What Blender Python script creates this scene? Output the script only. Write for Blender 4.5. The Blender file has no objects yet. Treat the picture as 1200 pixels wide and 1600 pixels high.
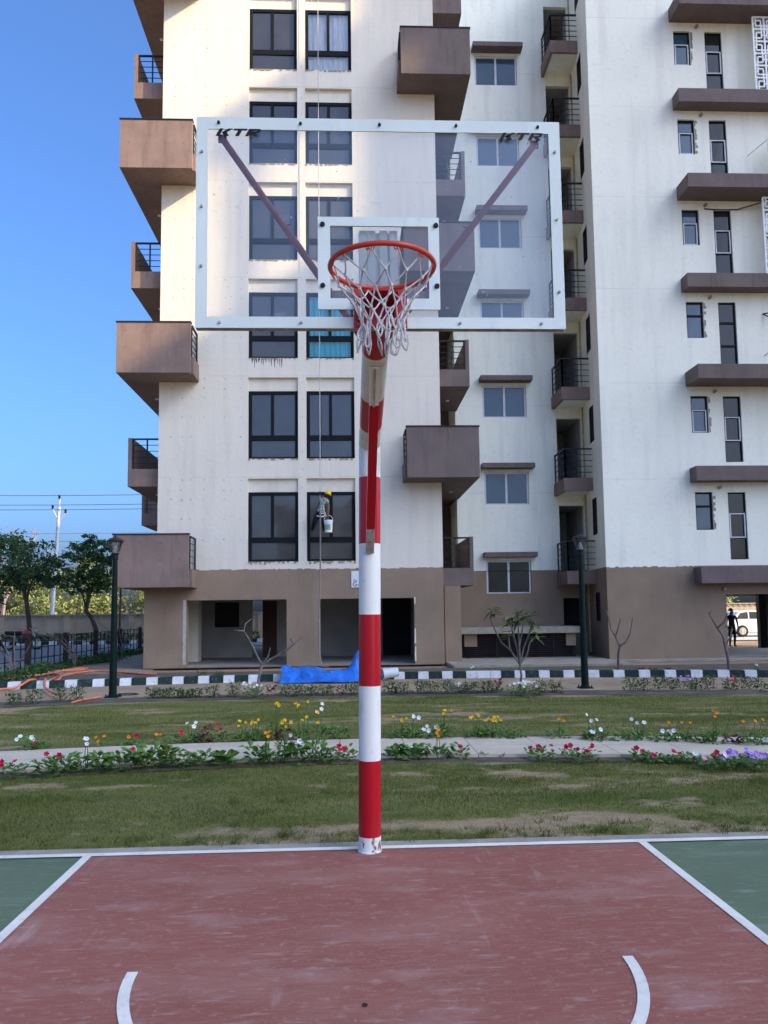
import bpy, bmesh, math, random
import numpy as np
from mathutils import Vector, Matrix, noise as mnoise
rad = math.radians
random.seed(7); np.random.seed(7)
S = bpy.context.scene
C = S.collection

# ------------------------------------------------------------------ camera
TILT, YAW, ROLL = 0.0877, 0.0449, -0.0125
fw = Vector((math.sin(YAW)*math.cos(TILT), math.cos(YAW)*math.cos(TILT), math.sin(TILT)))
r0 = Vector((math.cos(YAW), -math.sin(YAW), 0)); u0 = r0.cross(fw)
rr = math.cos(ROLL)*r0 + math.sin(ROLL)*u0
uu = -math.sin(ROLL)*r0 + math.cos(ROLL)*u0
cam_d = bpy.data.cameras.new('camera'); cam = bpy.data.objects.new('camera', cam_d); C.objects.link(cam)
mw = Matrix((( rr.x, uu.x, -fw.x, 0), (rr.y, uu.y, -fw.y, 0), (rr.z, uu.z, -fw.z, 1.53), (0, 0, 0, 1)))
cam.matrix_world = mw
cam_d.sensor_fit = 'VERTICAL'; cam_d.sensor_height = 36.0; cam_d.sensor_width = 27.0
cam_d.lens = 36.0*1230/1600
cam_d.shift_y = 47.34/1600
cam_d.clip_start = 0.1; cam_d.clip_end = 2000
S.camera = cam

# ------------------------------------------------------------------ sky, sun, exposure
SUN = Vector((1.40, -0.80, 1.0)).normalized()          # direction towards the sun
EL = math.asin(SUN.z); AZ = math.atan2(SUN.x, SUN.y)
W = bpy.data.worlds.new("World"); S.world = W; W.use_nodes = True
nt = W.node_tree; nt.nodes.clear()
sky = nt.nodes.new('ShaderNodeTexSky'); sky.sky_type = 'NISHITA'; sky.sun_disc = False
sky.sun_elevation = EL; sky.sun_rotation = AZ
sky.altitude = 200; sky.air_density = 0.8; sky.dust_density = 7.0; sky.ozone_density = 9.0
bg = nt.nodes.new('ShaderNodeBackground'); bg.inputs[1].default_value = 0.15
wo = nt.nodes.new('ShaderNodeOutputWorld')
hs = nt.nodes.new('ShaderNodeHueSaturation'); hs.inputs['Saturation'].default_value = 1.06
nt.links.new(sky.outputs[0], hs.inputs['Color']); nt.links.new(hs.outputs[0], bg.inputs[0]); nt.links.new(bg.outputs[0], wo.inputs[0])
sd = bpy.data.lights.new('sun', 'SUN'); sd.energy = 2.5; sd.angle = rad(0.45); sd.color = (1.0, 0.78, 0.46)
so = bpy.data.objects.new('sun', sd); C.objects.link(so)
so.rotation_euler = SUN.to_track_quat('Z', 'Y').to_euler(); so.location = (20, -20, 40)
S.view_settings.view_transform = 'Standard'; S.view_settings.look = 'None'
S.view_settings.exposure = 1.50; S.view_settings.gamma = 1.0
S.cycles.max_bounces = 8; S.cycles.transparent_max_bounces = 12

# ------------------------------------------------------------------ materials
def nd(t, kind, **kw):
    n = t.nodes.new(kind)
    for k, v in kw.items(): setattr(n, k, v)
    return n
def new_mat(name):
    m = bpy.data.materials.new(name); m.use_nodes = True
    t = m.node_tree; b = t.nodes['Principled BSDF']
    return m, t, b
def rgb(c): return (c[0], c[1], c[2], 1)
def noise_fac(t, scale, detail=4, stretch=None, lo=.35, hi=.65, rough=.55):
    tc = nd(t, 'ShaderNodeTexCoord'); mp = nd(t, 'ShaderNodeMapping')
    if stretch:
        mp.inputs['Scale'].default_value = stretch[:3]
        if len(stretch) > 3: mp.vector_type = 'TEXTURE'; mp.inputs['Rotation'].default_value = (0, 0, stretch[3]); mp.inputs['Scale'].default_value = tuple(1/s for s in stretch[:3])
    t.links.new(tc.outputs['Object'], mp.inputs[0])
    n = nd(t, 'ShaderNodeTexNoise'); n.inputs['Scale'].default_value = scale
    n.inputs['Detail'].default_value = detail; n.inputs['Roughness'].default_value = rough
    t.links.new(mp.outputs[0], n.inputs[0])
    r = nd(t, 'ShaderNodeMapRange'); r.inputs[1].default_value = lo; r.inputs[2].default_value = hi
    t.links.new(n.outputs[0], r.inputs[0])
    return r.outputs[0]
def mixc(t, fac, a, b, mode='MIX'):
    m = nd(t, 'ShaderNodeMix', data_type='RGBA', blend_type=mode)
    if hasattr(fac, 'links') or not isinstance(fac, (int, float)): t.links.new(fac, m.inputs[0])
    else: m.inputs[0].default_value = fac
    for v, i in ((a, 6), (b, 7)):
        if isinstance(v, tuple): m.inputs[i].default_value = rgb(v)
        else: t.links.new(v, m.inputs[i])
    return m.outputs[2]
def scl(t, fac, k):
    m = nd(t, 'ShaderNodeMath', operation='MULTIPLY'); t.links.new(fac, m.inputs[0]); m.inputs[1].default_value = k
    return m.outputs[0]
def M(name, col, rough=.7, var=.16, scale=4, stretch=None, bump=.0, bscale=60, metal=0, spec=.18, col2=None, lo=.35, hi=.65, extra=()):
    m, t, b = new_mat(name)
    d = tuple(max(0, c*(1-var)) for c in col) if col2 is None else col2
    l = tuple(min(1, c*(1+var*.5)) for c in col)
    c = mixc(t, noise_fac(t, scale, 5, stretch, lo, hi), d, l)
    for (sc, st, lo2, hi2, cc, k) in extra:
        c = mixc(t, scl(t, noise_fac(t, sc, 5, st, lo2, hi2), k), c, cc)
    t.links.new(c, b.inputs['Base Color'])
    b.inputs['Roughness'].default_value = rough; b.inputs['Metallic'].default_value = metal
    b.inputs['Specular IOR Level'].default_value = spec
    if bump:
        n = nd(t, 'ShaderNodeTexNoise'); n.inputs['Scale'].default_value = bscale; n.inputs['Detail'].default_value = 4
        tc = nd(t, 'ShaderNodeTexCoord'); t.links.new(tc.outputs['Object'], n.inputs[0])
        bp = nd(t, 'ShaderNodeBump'); bp.inputs['Strength'].default_value = bump; bp.inputs['Distance'].default_value = .02
        t.links.new(n.outputs[0], bp.inputs['Height']); t.links.new(bp.outputs[0], b.inputs['Normal'])
    return m
def glassy(name, col, ior=1.6, rough=.04):
    m, t, b = new_mat(name)
    c = mixc(t, noise_fac(t, 1.3, 3), tuple(x*.8 for x in col), col)
    t.links.new(c, b.inputs['Base Color']); b.inputs['Roughness'].default_value = rough; b.inputs['IOR'].default_value = ior
    return m
def clear_glass(name, tint=(.93, .96, .97), dust=.05, dustcol=(.6, .7, .8), scratch=False, refl=1.0, ior=1.5):
    m, t, b = new_mat(name); t.nodes.remove(b)
    out = t.nodes['Material Output']
    tr = nd(t, 'ShaderNodeBsdfTransparent'); tr.inputs[0].default_value = rgb(tint)
    gl = nd(t, 'ShaderNodeBsdfGlossy'); gl.inputs['Roughness'].default_value = .02
    gl.inputs['Color'].default_value = (refl, refl, refl, 1)
    df = nd(t, 'ShaderNodeBsdfDiffuse'); df.inputs[0].default_value = rgb(dustcol)
    fr = nd(t, 'ShaderNodeFresnel'); fr.inputs[0].default_value = ior
    m1 = nd(t, 'ShaderNodeMixShader'); t.links.new(fr.outputs[0], m1.inputs[0]); t.links.new(tr.outputs[0], m1.inputs[1]); t.links.new(gl.outputs[0], m1.inputs[2])
    f = scl(t, noise_fac(t, 2.2, 6, None, .25, .8), dust*1.6)
    if scratch:
        s1 = scl(t, noise_fac(t, 34, 2, None, .735, .76), .40)
        s2 = scl(t, noise_fac(t, 5, 7, (1, 1, 3.2), .66, .72), .10)
        for s in (s1, s2):
            a = nd(t, 'ShaderNodeMath', operation='MAXIMUM'); t.links.new(f, a.inputs[0]); t.links.new(s, a.inputs[1]); f = a.outputs[0]
    m2 = nd(t, 'ShaderNodeMixShader'); t.links.new(f, m2.inputs[0]); t.links.new(m1.outputs[0], m2.inputs[1]); t.links.new(df.outputs[0], m2.inputs[2])
    t.links.new(m2.outputs[0], out.inputs[0])
    return m
def attr_mat(name, a, b_, rough=.8, spec=.25, trans=0, attr='tone'):
    m, t, b = new_mat(name)
    at = nd(t, 'ShaderNodeAttribute', attribute_name=attr)
    c = mixc(t, at.outputs['Fac'], a, b_)
    t.links.new(c, b.inputs['Base Color']); b.inputs['Roughness'].default_value = rough; b.inputs['Specular IOR Level'].default_value = spec
    if trans:
        tl = nd(t, 'ShaderNodeBsdfTranslucent'); t.links.new(c, tl.inputs[0])
        mx = nd(t, 'ShaderNodeMixShader'); mx.inputs[0].default_value = trans
        t.links.new(b.outputs[0], mx.inputs[1]); t.links.new(tl.outputs[0], mx.inputs[2])
        t.links.new(mx.outputs[0], t.nodes['Material Output'].inputs[0])
    return m

MT = {}
def wall_paint(name, base, stain, joint):
    m, t, b = new_mat(name)
    c = mixc(t, noise_fac(t, .55, 6, None, .3, .7), tuple(x*.93 for x in base), base)
    c = mixc(t, scl(t, noise_fac(t, 2.2, 6, (1.6, 1.6, .12), .48, .78), .36), c, stain)
    c = mixc(t, scl(t, noise_fac(t, 7, 6, None, .55, .74), .22), c, stain)
    c = mixc(t, scl(t, noise_fac(t, 26, 3, (1, 1, 1), .66, .74), .12), c, tuple(x*.7 for x in stain))
    if joint:
        tc = nd(t, 'ShaderNodeTexCoord'); sp = nd(t, 'ShaderNodeSeparateXYZ'); t.links.new(tc.outputs['Object'], sp.inputs[0])
        ad = nd(t, 'ShaderNodeMath', operation='ADD'); ad.inputs[1].default_value = -joint; t.links.new(sp.outputs[2], ad.inputs[0])
        md = nd(t, 'ShaderNodeMath', operation='FLOORED_MODULO'); md.inputs[1].default_value = 3.012; t.links.new(ad.outputs[0], md.inputs[0])
        lt = nd(t, 'ShaderNodeMath', operation='LESS_THAN'); lt.inputs[1].default_value = .022; t.links.new(md.outputs[0], lt.inputs[0])
        nf = noise_fac(t, 1.5, 4, None, .35, .6)
        mu = nd(t, 'ShaderNodeMath', operation='MULTIPLY'); t.links.new(lt.outputs[0], mu.inputs[0]); t.links.new(nf, mu.inputs[1])
        c = mixc(t, scl(t, mu.outputs[0], .38), c, tuple(x*.75 for x in stain))
    t.links.new(c, b.inputs['Base Color']); b.inputs['Roughness'].default_value = .85; b.inputs['Specular IOR Level'].default_value = .2
    n = nd(t, 'ShaderNodeTexNoise'); n.inputs['Scale'].default_value = 9; n.inputs['Detail'].default_value = 8
    tc = nd(t, 'ShaderNodeTexCoord'); t.links.new(tc.outputs['Object'], n.inputs[0])
    bp = nd(t, 'ShaderNodeBump'); bp.inputs['Strength'].default_value = .16; bp.inputs['Distance'].default_value = .03
    t.links.new(n.outputs[0], bp.inputs['Height']); t.links.new(bp.outputs[0], b.inputs['Normal'])
    return m
MT['white_wall'] = wall_paint('off_white_wall_paint', (.79, .71, .575), (.54, .48, .39), 2.45)
MT['cool_wall'] = wall_paint('cool_white_wall_paint', (.94, .93, .78), (.54, .53, .48), 2.45)
MT['pale_wall'] = wall_paint('pale_white_wall_paint', (.95, .91, .74), (.60, .56, .48), 2.45)
MT['tan'] = M('tan_wall_paint', (.290, .208, .142), .85, .14, .9, bump=.3, bscale=14, extra=((5, (1, 1, .2), .55, .8, (.15, .12, .10), .4), (18, None, .62, .74, (.33, .28, .24), .3)))
MT['jamb'] = M('pale_plaster_edge', (.46, .43, .37), .9, .2, 6)
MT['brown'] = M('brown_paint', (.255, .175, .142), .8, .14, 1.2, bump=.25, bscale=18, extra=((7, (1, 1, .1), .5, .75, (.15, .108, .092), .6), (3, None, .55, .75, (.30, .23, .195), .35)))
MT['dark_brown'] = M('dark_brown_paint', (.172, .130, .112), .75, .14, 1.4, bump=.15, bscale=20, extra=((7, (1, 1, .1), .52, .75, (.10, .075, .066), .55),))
MT['rail'] = M('black_railing_paint', (.022, .022, .024), .45, .2, 8)
MT['frame_black'] = M('black_window_frame', (.007, .008, .010), .6, .2, 6, spec=.15)
MT['frame_white'] = M('white_window_frame', (.62, .63, .64), .4, .1, 6)
MT['pane'] = glassy('dark_window_glass', (.050, .050, .048), 1.75)
MT['pane_mid'] = glassy('greyish_window_glass', (.085, .084, .078), 1.6)
MT['pane_dark'] = glassy('unlit_window_glass', (.030, .031, .028), 1.38)
MT['pane_blue'] = glassy('bluish_window_glass', (.050, .095, .135), 1.52)
MT['pane_clear'] = clear_glass('curtained_window_glass', (.97, .98, .98), .01, ior=1.5)
MT['curtain_teal'] = M('turquoise_curtain', (.05, .62, .74), .9, .2, 6, (4, 4, .3))
MT['curtain_white'] = M('white_curtain', (.88, .90, .93), .9, .2, 6, (4, 4, .3))
MT['curtain_dark'] = M('grey_curtain', (.10, .10, .11), .9, .3, 6, (4, 4, .3))
MT['interior'] = M('grey_interior_plaster', (.42, .40, .36), .9, .12, 1.5)
MT['dark'] = M('unlit_interior', (.03, .03, .032), .9, .2, 2)
MT['door'] = M('brown_door', (.10, .05, .035), .6, .2, 3, (1, 1, .2))
MT['concrete'] = M('grey_concrete', (.34, .295, .225), .9, .2, 2.5, bump=.4, bscale=30, extra=((9, None, .55, .75, (.2, .19, .17), .5),))
MT['louvre'] = M('dark_louvre', (.035, .022, .020), .6, .2, 4)
MT['jali'] = M('white_screen_paint', (.92, .91, .86), .7, .08, 3)
MT['yellow_pipe'] = M('yellowed_pipe', (.42, .38, .19), .6, .25, 4)
MT['tie'] = M('tie_hole_patch', (.55, .51, .46), .95, .3, 9)
MT['black_stain'] = M('black_drip_stain', (.10, .10, .10), .9, .4, 9)
# hoop
def scuffed(name, col, rough, chip, amt, chiplo=.62):
    m, t, b = new_mat(name)
    c = mixc(t, noise_fac(t, 3, 5, (1, 1, .4), .3, .7), tuple(x*.86 for x in col), col)
    c = mixc(t, scl(t, noise_fac(t, 9, 7, (1, 1, .25), chiplo, chiplo+.1), amt), c, chip)
    c = mixc(t, scl(t, noise_fac(t, 45, 3, None, .66, .72), amt*.7), c, chip)
    t.links.new(c, b.inputs['Base Color']); b.inputs['Roughness'].default_value = rough; b.inputs['Specular IOR Level'].default_value = .32
    return m
MT['pole_red'] = scuffed('red_gloss_paint', (.46, .006, .016), .28, (.24, .03, .025), .6, .58)
MT['pole_white'] = scuffed('white_gloss_paint', (.82, .79, .72), .32, (.45, .41, .33), .75, .56)
MT['pole_base'] = M('chipped_white_paint', (.78, .75, .68), .5, .1, 6, extra=((16, (1, 1, .7), .57, .60, (.12, .045, .035), 1.0), (40, None, .62, .66, (.14, .06, .05), .9), (9, (1, 1, .3), .5, .75, (.46, .40, .32), .5)))
MT['arm_white'] = scuffed('dusty_white_paint', (.78, .70, .56), .4, (.45, .36, .29), .5, .55)
MT['bare'] = M('bare_grey_steel', (.42, .39, .34), .55, .3, 14, (1, 1, .3), extra=((20, (1, 1, .3), .5, .7, (.20, .13, .09), .6),))
MT['rim'] = scuffed('orange_red_rim_paint', (.56, .055, .022), .35, (.25, .05, .03), .3)
MT['bracket'] = scuffed('red_bracket_paint', (.42, .022, .022), .4, (.22, .03, .02), .3)
MT['frame_paint'] = scuffed('backboard_white_paint', (.70, .73, .66), .4, (.48, .50, .50), .4, .6)
MT['glass_board'] = clear_glass('scratched_acrylic', (.962, .975, .982), .020, (.60, .72, .88), True, .8, 1.5)
MT['strut'] = M('faded_maroon_paint', (.34, .080, .06), .55, .2, 6, extra=((9, (1, 1, .3), .5, .7, (.30, .17, .17), .5),))
MT['bolt'] = M('black_bolt', (.012, .012, .013), .4, .2, 8)
MT['net'] = M('white_cord', (.58, .53, .50), .85, .25, 30, extra=((14, None, .5, .7, (.36, .32, .32), .5),))
MT['plate_white'] = M('white_plate_paint', (.90, .87, .80), .5, .05, 4)
MT['pink_steel'] = M('faded_pink_steel', (.50, .33, .32), .6, .25, 8)
MT['letter'] = M('black_vinyl_lettering', (.012, .012, .014), .5, .1, 6)
# outdoor bits
MT['lamp_green'] = M('dark_green_lamp_paint', (.004, .013, .010), .55, .2, 6, spec=.12)
MT['lamp_glass'] = clear_glass('lamp_glass', (.86, .88, .88), .10, (.7, .72, .72), False, 1.0, 1.5)
MT['lamp_cone'] = M('white_lamp_reflector', (.80, .80, .80), .4, .05, 5)
MT['kerb_white'] = M('kerb_white_paint', (.70, .70, .69), .7, .12, 6, bump=.3, bscale=30, extra=((12, None, .55, .7, (.38, .36, .32), .6),))
MT['kerb_dark'] = M('kerb_dark_green_paint', (.020, .038, .034), .7, .25, 6, bump=.3, bscale=30, extra=((12, None, .55, .72, (.12, .12, .11), .5),))
MT['tarp'] = M('blue_tarpaulin', (.010, .15, .56), .38, .35, 3, bump=.7, bscale=11, spec=.4)
MT['plastic_white'] = M('dirty_white_plastic', (.58, .59, .58), .5, .2, 5)
MT['hose'] = M('orange_hose', (.62, .19, .10), .5, .2, 6)
MT['cable'] = M('black_cable', (.02, .02, .02), .5, .2, 6)
MT['rope_grey'] = M('grey_rope', (.24, .22, .20), .9, .25, 30)
MT['rope_white'] = M('pale_rope', (.52, .50, .47), .9, .25, 30)
MT['bark'] = M('grey_brown_bark', (.165, .135, .115), .9, .35, 9, (1, 1, .3), bump=.6, bscale=30)
MT['bark_dark'] = M('dark_bark', (.075, .058, .046), .9, .35, 9, (1, 1, .3), bump=.6, bscale=30)
MT['leaf_tree'] = attr_mat('dark_tree_leaf', (.026, .062, .024), (.120, .21, .065), .6, .3, .25)
MT['leaf_light'] = attr_mat('yellow_green_leaf', (.15, .195, .06), (.46, .49, .20), .7, .2, .35)
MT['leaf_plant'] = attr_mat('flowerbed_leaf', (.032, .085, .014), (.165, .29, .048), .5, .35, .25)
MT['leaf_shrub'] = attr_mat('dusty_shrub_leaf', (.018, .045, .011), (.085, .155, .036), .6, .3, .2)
MT['leaf_red'] = attr_mat('dark_red_leaf', (.06, .018, .018), (.20, .045, .04), .6, .3, .2)
MT['leaf_frangi'] = attr_mat('frangipani_leaf', (.030, .060, .020), (.19, .24, .075), .5, .35, .25)
MT['stem'] = M('green_stem', (.07, .13, .03), .7, .2, 8)
for nm, c in (('fl_red', (.50, .010, .045)), ('fl_white', (.72, .72, .70)), ('fl_purple', (.40, .20, .62)), ('fl_pink', (.75, .25, .40)), ('fl_yellow', (.82, .55, .02)), ('fl_orange', (.82, .27, .012))):
    MT[nm] = M(nm.replace('fl_', '')+'_petal', c, .6, .2, 20)
MT['grass'] = attr_mat('grass_blade', (.046, .078, .007), (.30, .265, .080), .8, .2, .2)
MT['asphalt'] = M('worn_asphalt', (.20, .205, .215), .9, .15, 2, bump=.3, bscale=60)
MT['road'] = M('grey_road', (.20, .19, .172), .85, .15, .6, bump=.2, bscale=60)
MT['boundary'] = M('buff_boundary_wall', (.42, .33, .23), .9, .2, 1.5, (1, 1, .4), bump=.3, bscale=12)
MT['pole_steel'] = M('pale_concrete_pole', (.52, .52, .52), .7, .12, 3)
MT['wire'] = M('wire', (.10, .12, .15), .6, .1, 3)
MT['car_white'] = M('white_car_paint', (.78, .78, .78), .25, .04, 3)
MT['black_rubber'] = M('black_rubber', (.015, .015, .016), .6, .2, 8)
MT['skin'] = M('brown_skin', (.20, .10, .065), .6, .1, 12)
MT['shirt'] = M('pale_green_shirt', (.24, .29, .26), .9, .75, 16)
MT['trouser'] = M('black_trousers', (.014, .015, .019), .9, .3, 14)
MT['shoe'] = M('grey_shoe', (.30, .30, .30), .7, .2, 14)
MT['helmet'] = M('yellow_helmet', (.80, .52, .015), .35, .08, 6)
MT['harness'] = M('white_harness_webbing', (.68, .67, .62), .8, .15, 14)
MT['scarf'] = M('dark_scarf', (.02, .017, .017), .9, .2, 14)
MT['bucket'] = M('white_paint_bucket', (.72, .73, .73), .4, .1, 6)
MT['bucket_label'] = M('green_bucket_label', (.26, .36, .20), .5, .35, 18)
MT['dark_cloth'] = M('dark_clothes', (.016, .016, .020), .9, .2, 9)
MT['sign'] = M('white_sign', (.74, .74, .74), .5, .06, 5)

# ------------------------------------------------------------------ mesh helpers
class MB:
    def __init__(s): s.v = []; s.f = []; s.m = []
    def add(s, vs, fs, mi=0):
        o = len(s.v); s.v += [tuple(x) for x in vs]
        s.f += [tuple(i+o for i in f) for f in fs]; s.m += [mi]*len(fs)
    def box(s, x0, x1, y0, y1, z0, z1, mi=0):
        s.hexa([(x0, y0, z0), (x1, y0, z0), (x1, y1, z0), (x0, y1, z0), (x0, y0, z1), (x1, y0, z1), (x1, y1, z1), (x0, y1, z1)], mi)
    def hexa(s, p, mi=0):
        s.add(p, [(0, 3, 2, 1), (4, 5, 6, 7), (0, 1, 5, 4), (1, 2, 6, 5), (2, 3, 7, 6), (3, 0, 4, 7)], mi)
    def prism(s, poly, z0, z1, mi=0):                      # poly counter-clockwise in XY
        n = len(poly)
        s.add([(x, y, z0) for x, y in poly]+[(x, y, z1) for x, y in poly],
              [tuple(range(n-1, -1, -1)), tuple(range(n, 2*n))]+[(i, (i+1) % n, n+(i+1) % n, n+i) for i in range(n)], mi)
    def tube(s, pts, r, n=8, mi=0, cap=True, closed=False):
        P = [Vector(p) for p in pts]; R = r if isinstance(r, (list, tuple)) else [r]*len(P)
        rings = []; ref = None; L = len(P)
        for i, p in enumerate(P):
            a = P[(i-1) % L] if (closed or i > 0) else p; b = P[(i+1) % L] if (closed or i < L-1) else p
            t = (b-a).normalized()
            if ref is None: ref = Vector((0, 0, 1)) if abs(t.z) < .9 else Vector((1, 0, 0))
            u = (ref - t*ref.dot(t))
            if u.length < 1e-5: u = t.orthogonal()
            u.normalize(); w = t.cross(u); ref = u
            rings.append([p+(u*math.cos(2*math.pi*k/n)+w*math.sin(2*math.pi*k/n))*R[i] for k in range(n)])
        vs = [q for g in rings for q in g]; fs = []
        for i in range(L if closed else L-1):
            j = (i+1) % L
            for k in range(n): fs.append((i*n+k, i*n+(k+1) % n, j*n+(k+1) % n, j*n+k))
        if cap and not closed: fs += [tuple(range(n-1, -1, -1)), tuple((L-1)*n+k for k in range(n))]
        s.add(vs, fs, mi)
    def bar(s, a, b, w, h, mi=0):                          # rectangular bar, w sideways, h vertical-ish
        a, b = Vector(a), Vector(b); t = (b-a).normalized()
        up = Vector((0, 0, 1)) if abs(t.z) < .95 else Vector((0, 1, 0))
        sx = t.cross(up).normalized()*w/2; uz = sx.cross(t).normalized()*h/2
        s.hexa([a-sx-uz, a+sx-uz, b+sx-uz, b-sx-uz, a-sx+uz, a+sx+uz, b+sx+uz, b-sx+uz], mi)
    def lathe(s, prof, c=(0, 0, 0), n=16, mi=0, axis='z'):
        vs = []; L = len(prof)
        for r, z in prof:
            for k in range(n):
                a = 2*math.pi*k/n; x, y = r*math.cos(a), r*math.sin(a)
                if axis == 'z': vs.append((c[0]+x, c[1]+y, c[2]+z))
                else: vs.append((c[0]+x, c[1]+z, c[2]+y))
        fs = [(i*n+k, i*n+(k+1) % n, (i+1)*n+(k+1) % n, (i+1)*n+k) for i in range(L-1) for k in range(n)]
        fs += [tuple(range(n-1, -1, -1)), tuple((L-1)*n+k for k in range(n))]
        s.add(vs, fs, mi)
    def build(s, name, mats, parent=None, org=None, smooth=False):
        me = bpy.data.meshes.new(name)
        o = Vector(org) if org is not None else (root_loc(parent) if parent else Vector((0, 0, 0)))
        me.from_pydata([(v[0]-o.x, v[1]-o.y, v[2]-o.z) for v in s.v], [], s.f)
        mats = mats if isinstance(mats, (list, tuple)) else [mats]
        for m in mats: me.materials.append(MT[m] if isinstance(m, str) else m)
        if len(mats) > 1: me.polygons.foreach_set('material_index', s.m)
        if smooth: me.shade_smooth(); 
        ob = bpy.data.objects.new(name, me); C.objects.link(ob)
        if parent is not None: ob.parent = parent
        else: ob.location = o
        me.update()
        return ob
def root_loc(o):
    while o.parent: o = o.parent
    return Vector(o.location)
def auto_smooth(ob, ang=40):
    me = ob.data; me.shade_smooth()
    try: me.set_sharp_from_angle(angle=rad(ang))
    except Exception: pass
    return ob
def tag(o, label=None, cat=None, group=None, kind=None):
    if label: o['label'] = label
    if cat: o['category'] = cat
    if group: o['group'] = group
    if kind: o['kind'] = kind
    return o
def thing(name, label, cat, loc=(0, 0, 0), group=None):
    o = bpy.data.objects.new(name, None); C.objects.link(o); o.location = loc; o.empty_display_size = .2
    return tag(o, label, cat, group)
def copy_tree(o, parent=None):
    c = o.copy(); C.objects.link(c)
    if parent: c.parent = parent
    for ch in list(o.children): copy_tree(ch, c)
    return c
def wall_grid(mb, x0, x1, z0, z1, y, holes, depth, mi=0, rmi=None):
    """wall in the XZ plane facing -Y with rectangular holes (hx0,hx1,hz0,hz1) and reveals going back by depth"""
    xs = sorted({x0, x1, *[h[i] for h in holes for i in (0, 1)]}); zs = sorted({z0, z1, *[h[i] for h in holes for i in (2, 3)]})
    xs = [x for x in xs if x0-1e-6 <= x <= x1+1e-6]; zs = [z for z in zs if z0-1e-6 <= z <= z1+1e-6]
    for a, b in zip(xs, xs[1:]):
        for c, d in zip(zs, zs[1:]):
            mx, mz = (a+b)/2, (c+d)/2
            if any(h[0] < mx < h[1] and h[2] < mz < h[3] for h in holes): continue
            mb.add([(a, y, c), (b, y, c), (b, y, d), (a, y, d)], [(0, 1, 2, 3)], mi)
    r = mi if rmi is None else rmi
    for (a, b, c, d) in holes:
        Y = y+depth
        mb.add([(a, y, c), (a, Y, c), (b, Y, c), (b, y, c)], [(0, 3, 2, 1)], r)
        mb.add([(a, y, d), (a, Y, d), (b, Y, d), (b, y, d)], [(0, 1, 2, 3)], r)
        mb.add([(a, y, c), (a, Y, c), (a, Y, d), (a, y, d)], [(0, 1, 2, 3)], r)
        mb.add([(b, y, c), (b, Y, c), (b, Y, d), (b, y, d)], [(0, 3, 2, 1)], r)
def leaf_mesh(name, cen, nor, size, aspect, tone, mat, parent=None, org=(0, 0, 0), bend=.25):
    """many folded leaf quads as ONE mesh (numpy arrays)"""
    n = len(cen); nor = nor/np.linalg.norm(nor, axis=1)[:, None]
    ref = np.random.normal(size=(n, 3)); u = np.cross(nor, ref); u /= np.linalg.norm(u, axis=1)[:, None]; w = np.cross(nor, u)
    sz = np.asarray(size).reshape(-1, 1)*np.ones((n, 1)); a = sz*aspect
    v = np.empty((n, 4, 3)); v[:, 0] = cen-u*sz; v[:, 1] = cen-w*a+nor*a*bend; v[:, 2] = cen+u*sz; v[:, 3] = cen+w*a+nor*a*bend
    v -= np.array(org)
    me = bpy.data.meshes.new(name); me.vertices.add(n*4); me.vertices.foreach_set('co', v.reshape(-1))
    me.loops.add(n*4); me.loops.foreach_set('vertex_index', np.arange(n*4, dtype=np.int32))
    me.polygons.add(n); me.polygons.foreach_set('loop_start', np.arange(0, n*4, 4, dtype=np.int32))
    at = me.attributes.new('tone', 'FLOAT', 'POINT'); at.data.foreach_set('value', np.repeat(np.asarray(tone, dtype=np.float32), 4))
    me.materials.append(MT[mat]); me.update(); me.validate()
    ob = bpy.data.objects.new(name, me); C.objects.link(ob)
    if parent is not None: ob.parent = parent
    return ob
# ------------------------------------------------------------------ ground, roads, court (the setting)
GZ = -0.03
def sheet(name, poly, z, mat, kind='structure'):
    mb = MB(); mb.add([(x, y, z) for x, y in poly], [tuple(range(len(poly)))])
    return tag(mb.build(name, mat), kind=kind)
MT['dirt'] = M('sandy_dirt', (.37, .255, .155), .95, .25, .7, bump=.5, bscale=25, extra=((3.5, None, .5, .75, (.17, .13, .09), .5), (.35, None, .45, .7, (.20, .17, .11), .5)))
sheet('ground', [(-400, -300), (400, -300), (400, 700), (-400, 700)], -0.06, 'dirt')
def bare(x, y):
    n = .5+.5*mnoise.fractal(Vector((x*.35, y*.9, 3.1)), .9, 2.1, 4)
    n3 = mnoise.fractal(Vector((x*6, y*11, 5.5)), .8, 2.1, 3)
    n2 = .5+.5*mnoise.fractal(Vector((x*1.3, y*3.0, 9.7)), .9, 2.1, 4)
    b = .0 + (n-.5)*1.1 + (n2-.5)*1.3 + n3*.30
    b += .45*math.exp(-((y-5.70)/.24)**2)*(.35+.65*(.5+.5*math.sin(x*1.7+.6)))          # worn strip beside the court
    b += .85*math.exp(-((x-1.2)/.85)**2-((y-5.95)/.28)**2) + .55*math.exp(-((x+.5)/.6)**2-((y-5.85)/.22)**2)
    b += .5*math.exp(-((x+.95)/.3)**2-((y-6.6)/.13)**2) + .45*math.exp(-((x+.45)/.28)**2-((y-6.2)/.1)**2)
    b += .9*math.exp(-((x+6.0)/.9)**2-((y-11.6)/1.8)**2) + .4*math.exp(-((x+4.5)/.8)**2-((y-10.4)/.7)**2)
    b += .35*math.exp(-((x-3.3)/1.4)**2-((y-6.2)/.4)**2) + .5*math.exp(-((y-14.6+(x**2)/60)/.25)**2)
    return max(0, min(1, b))
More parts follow.
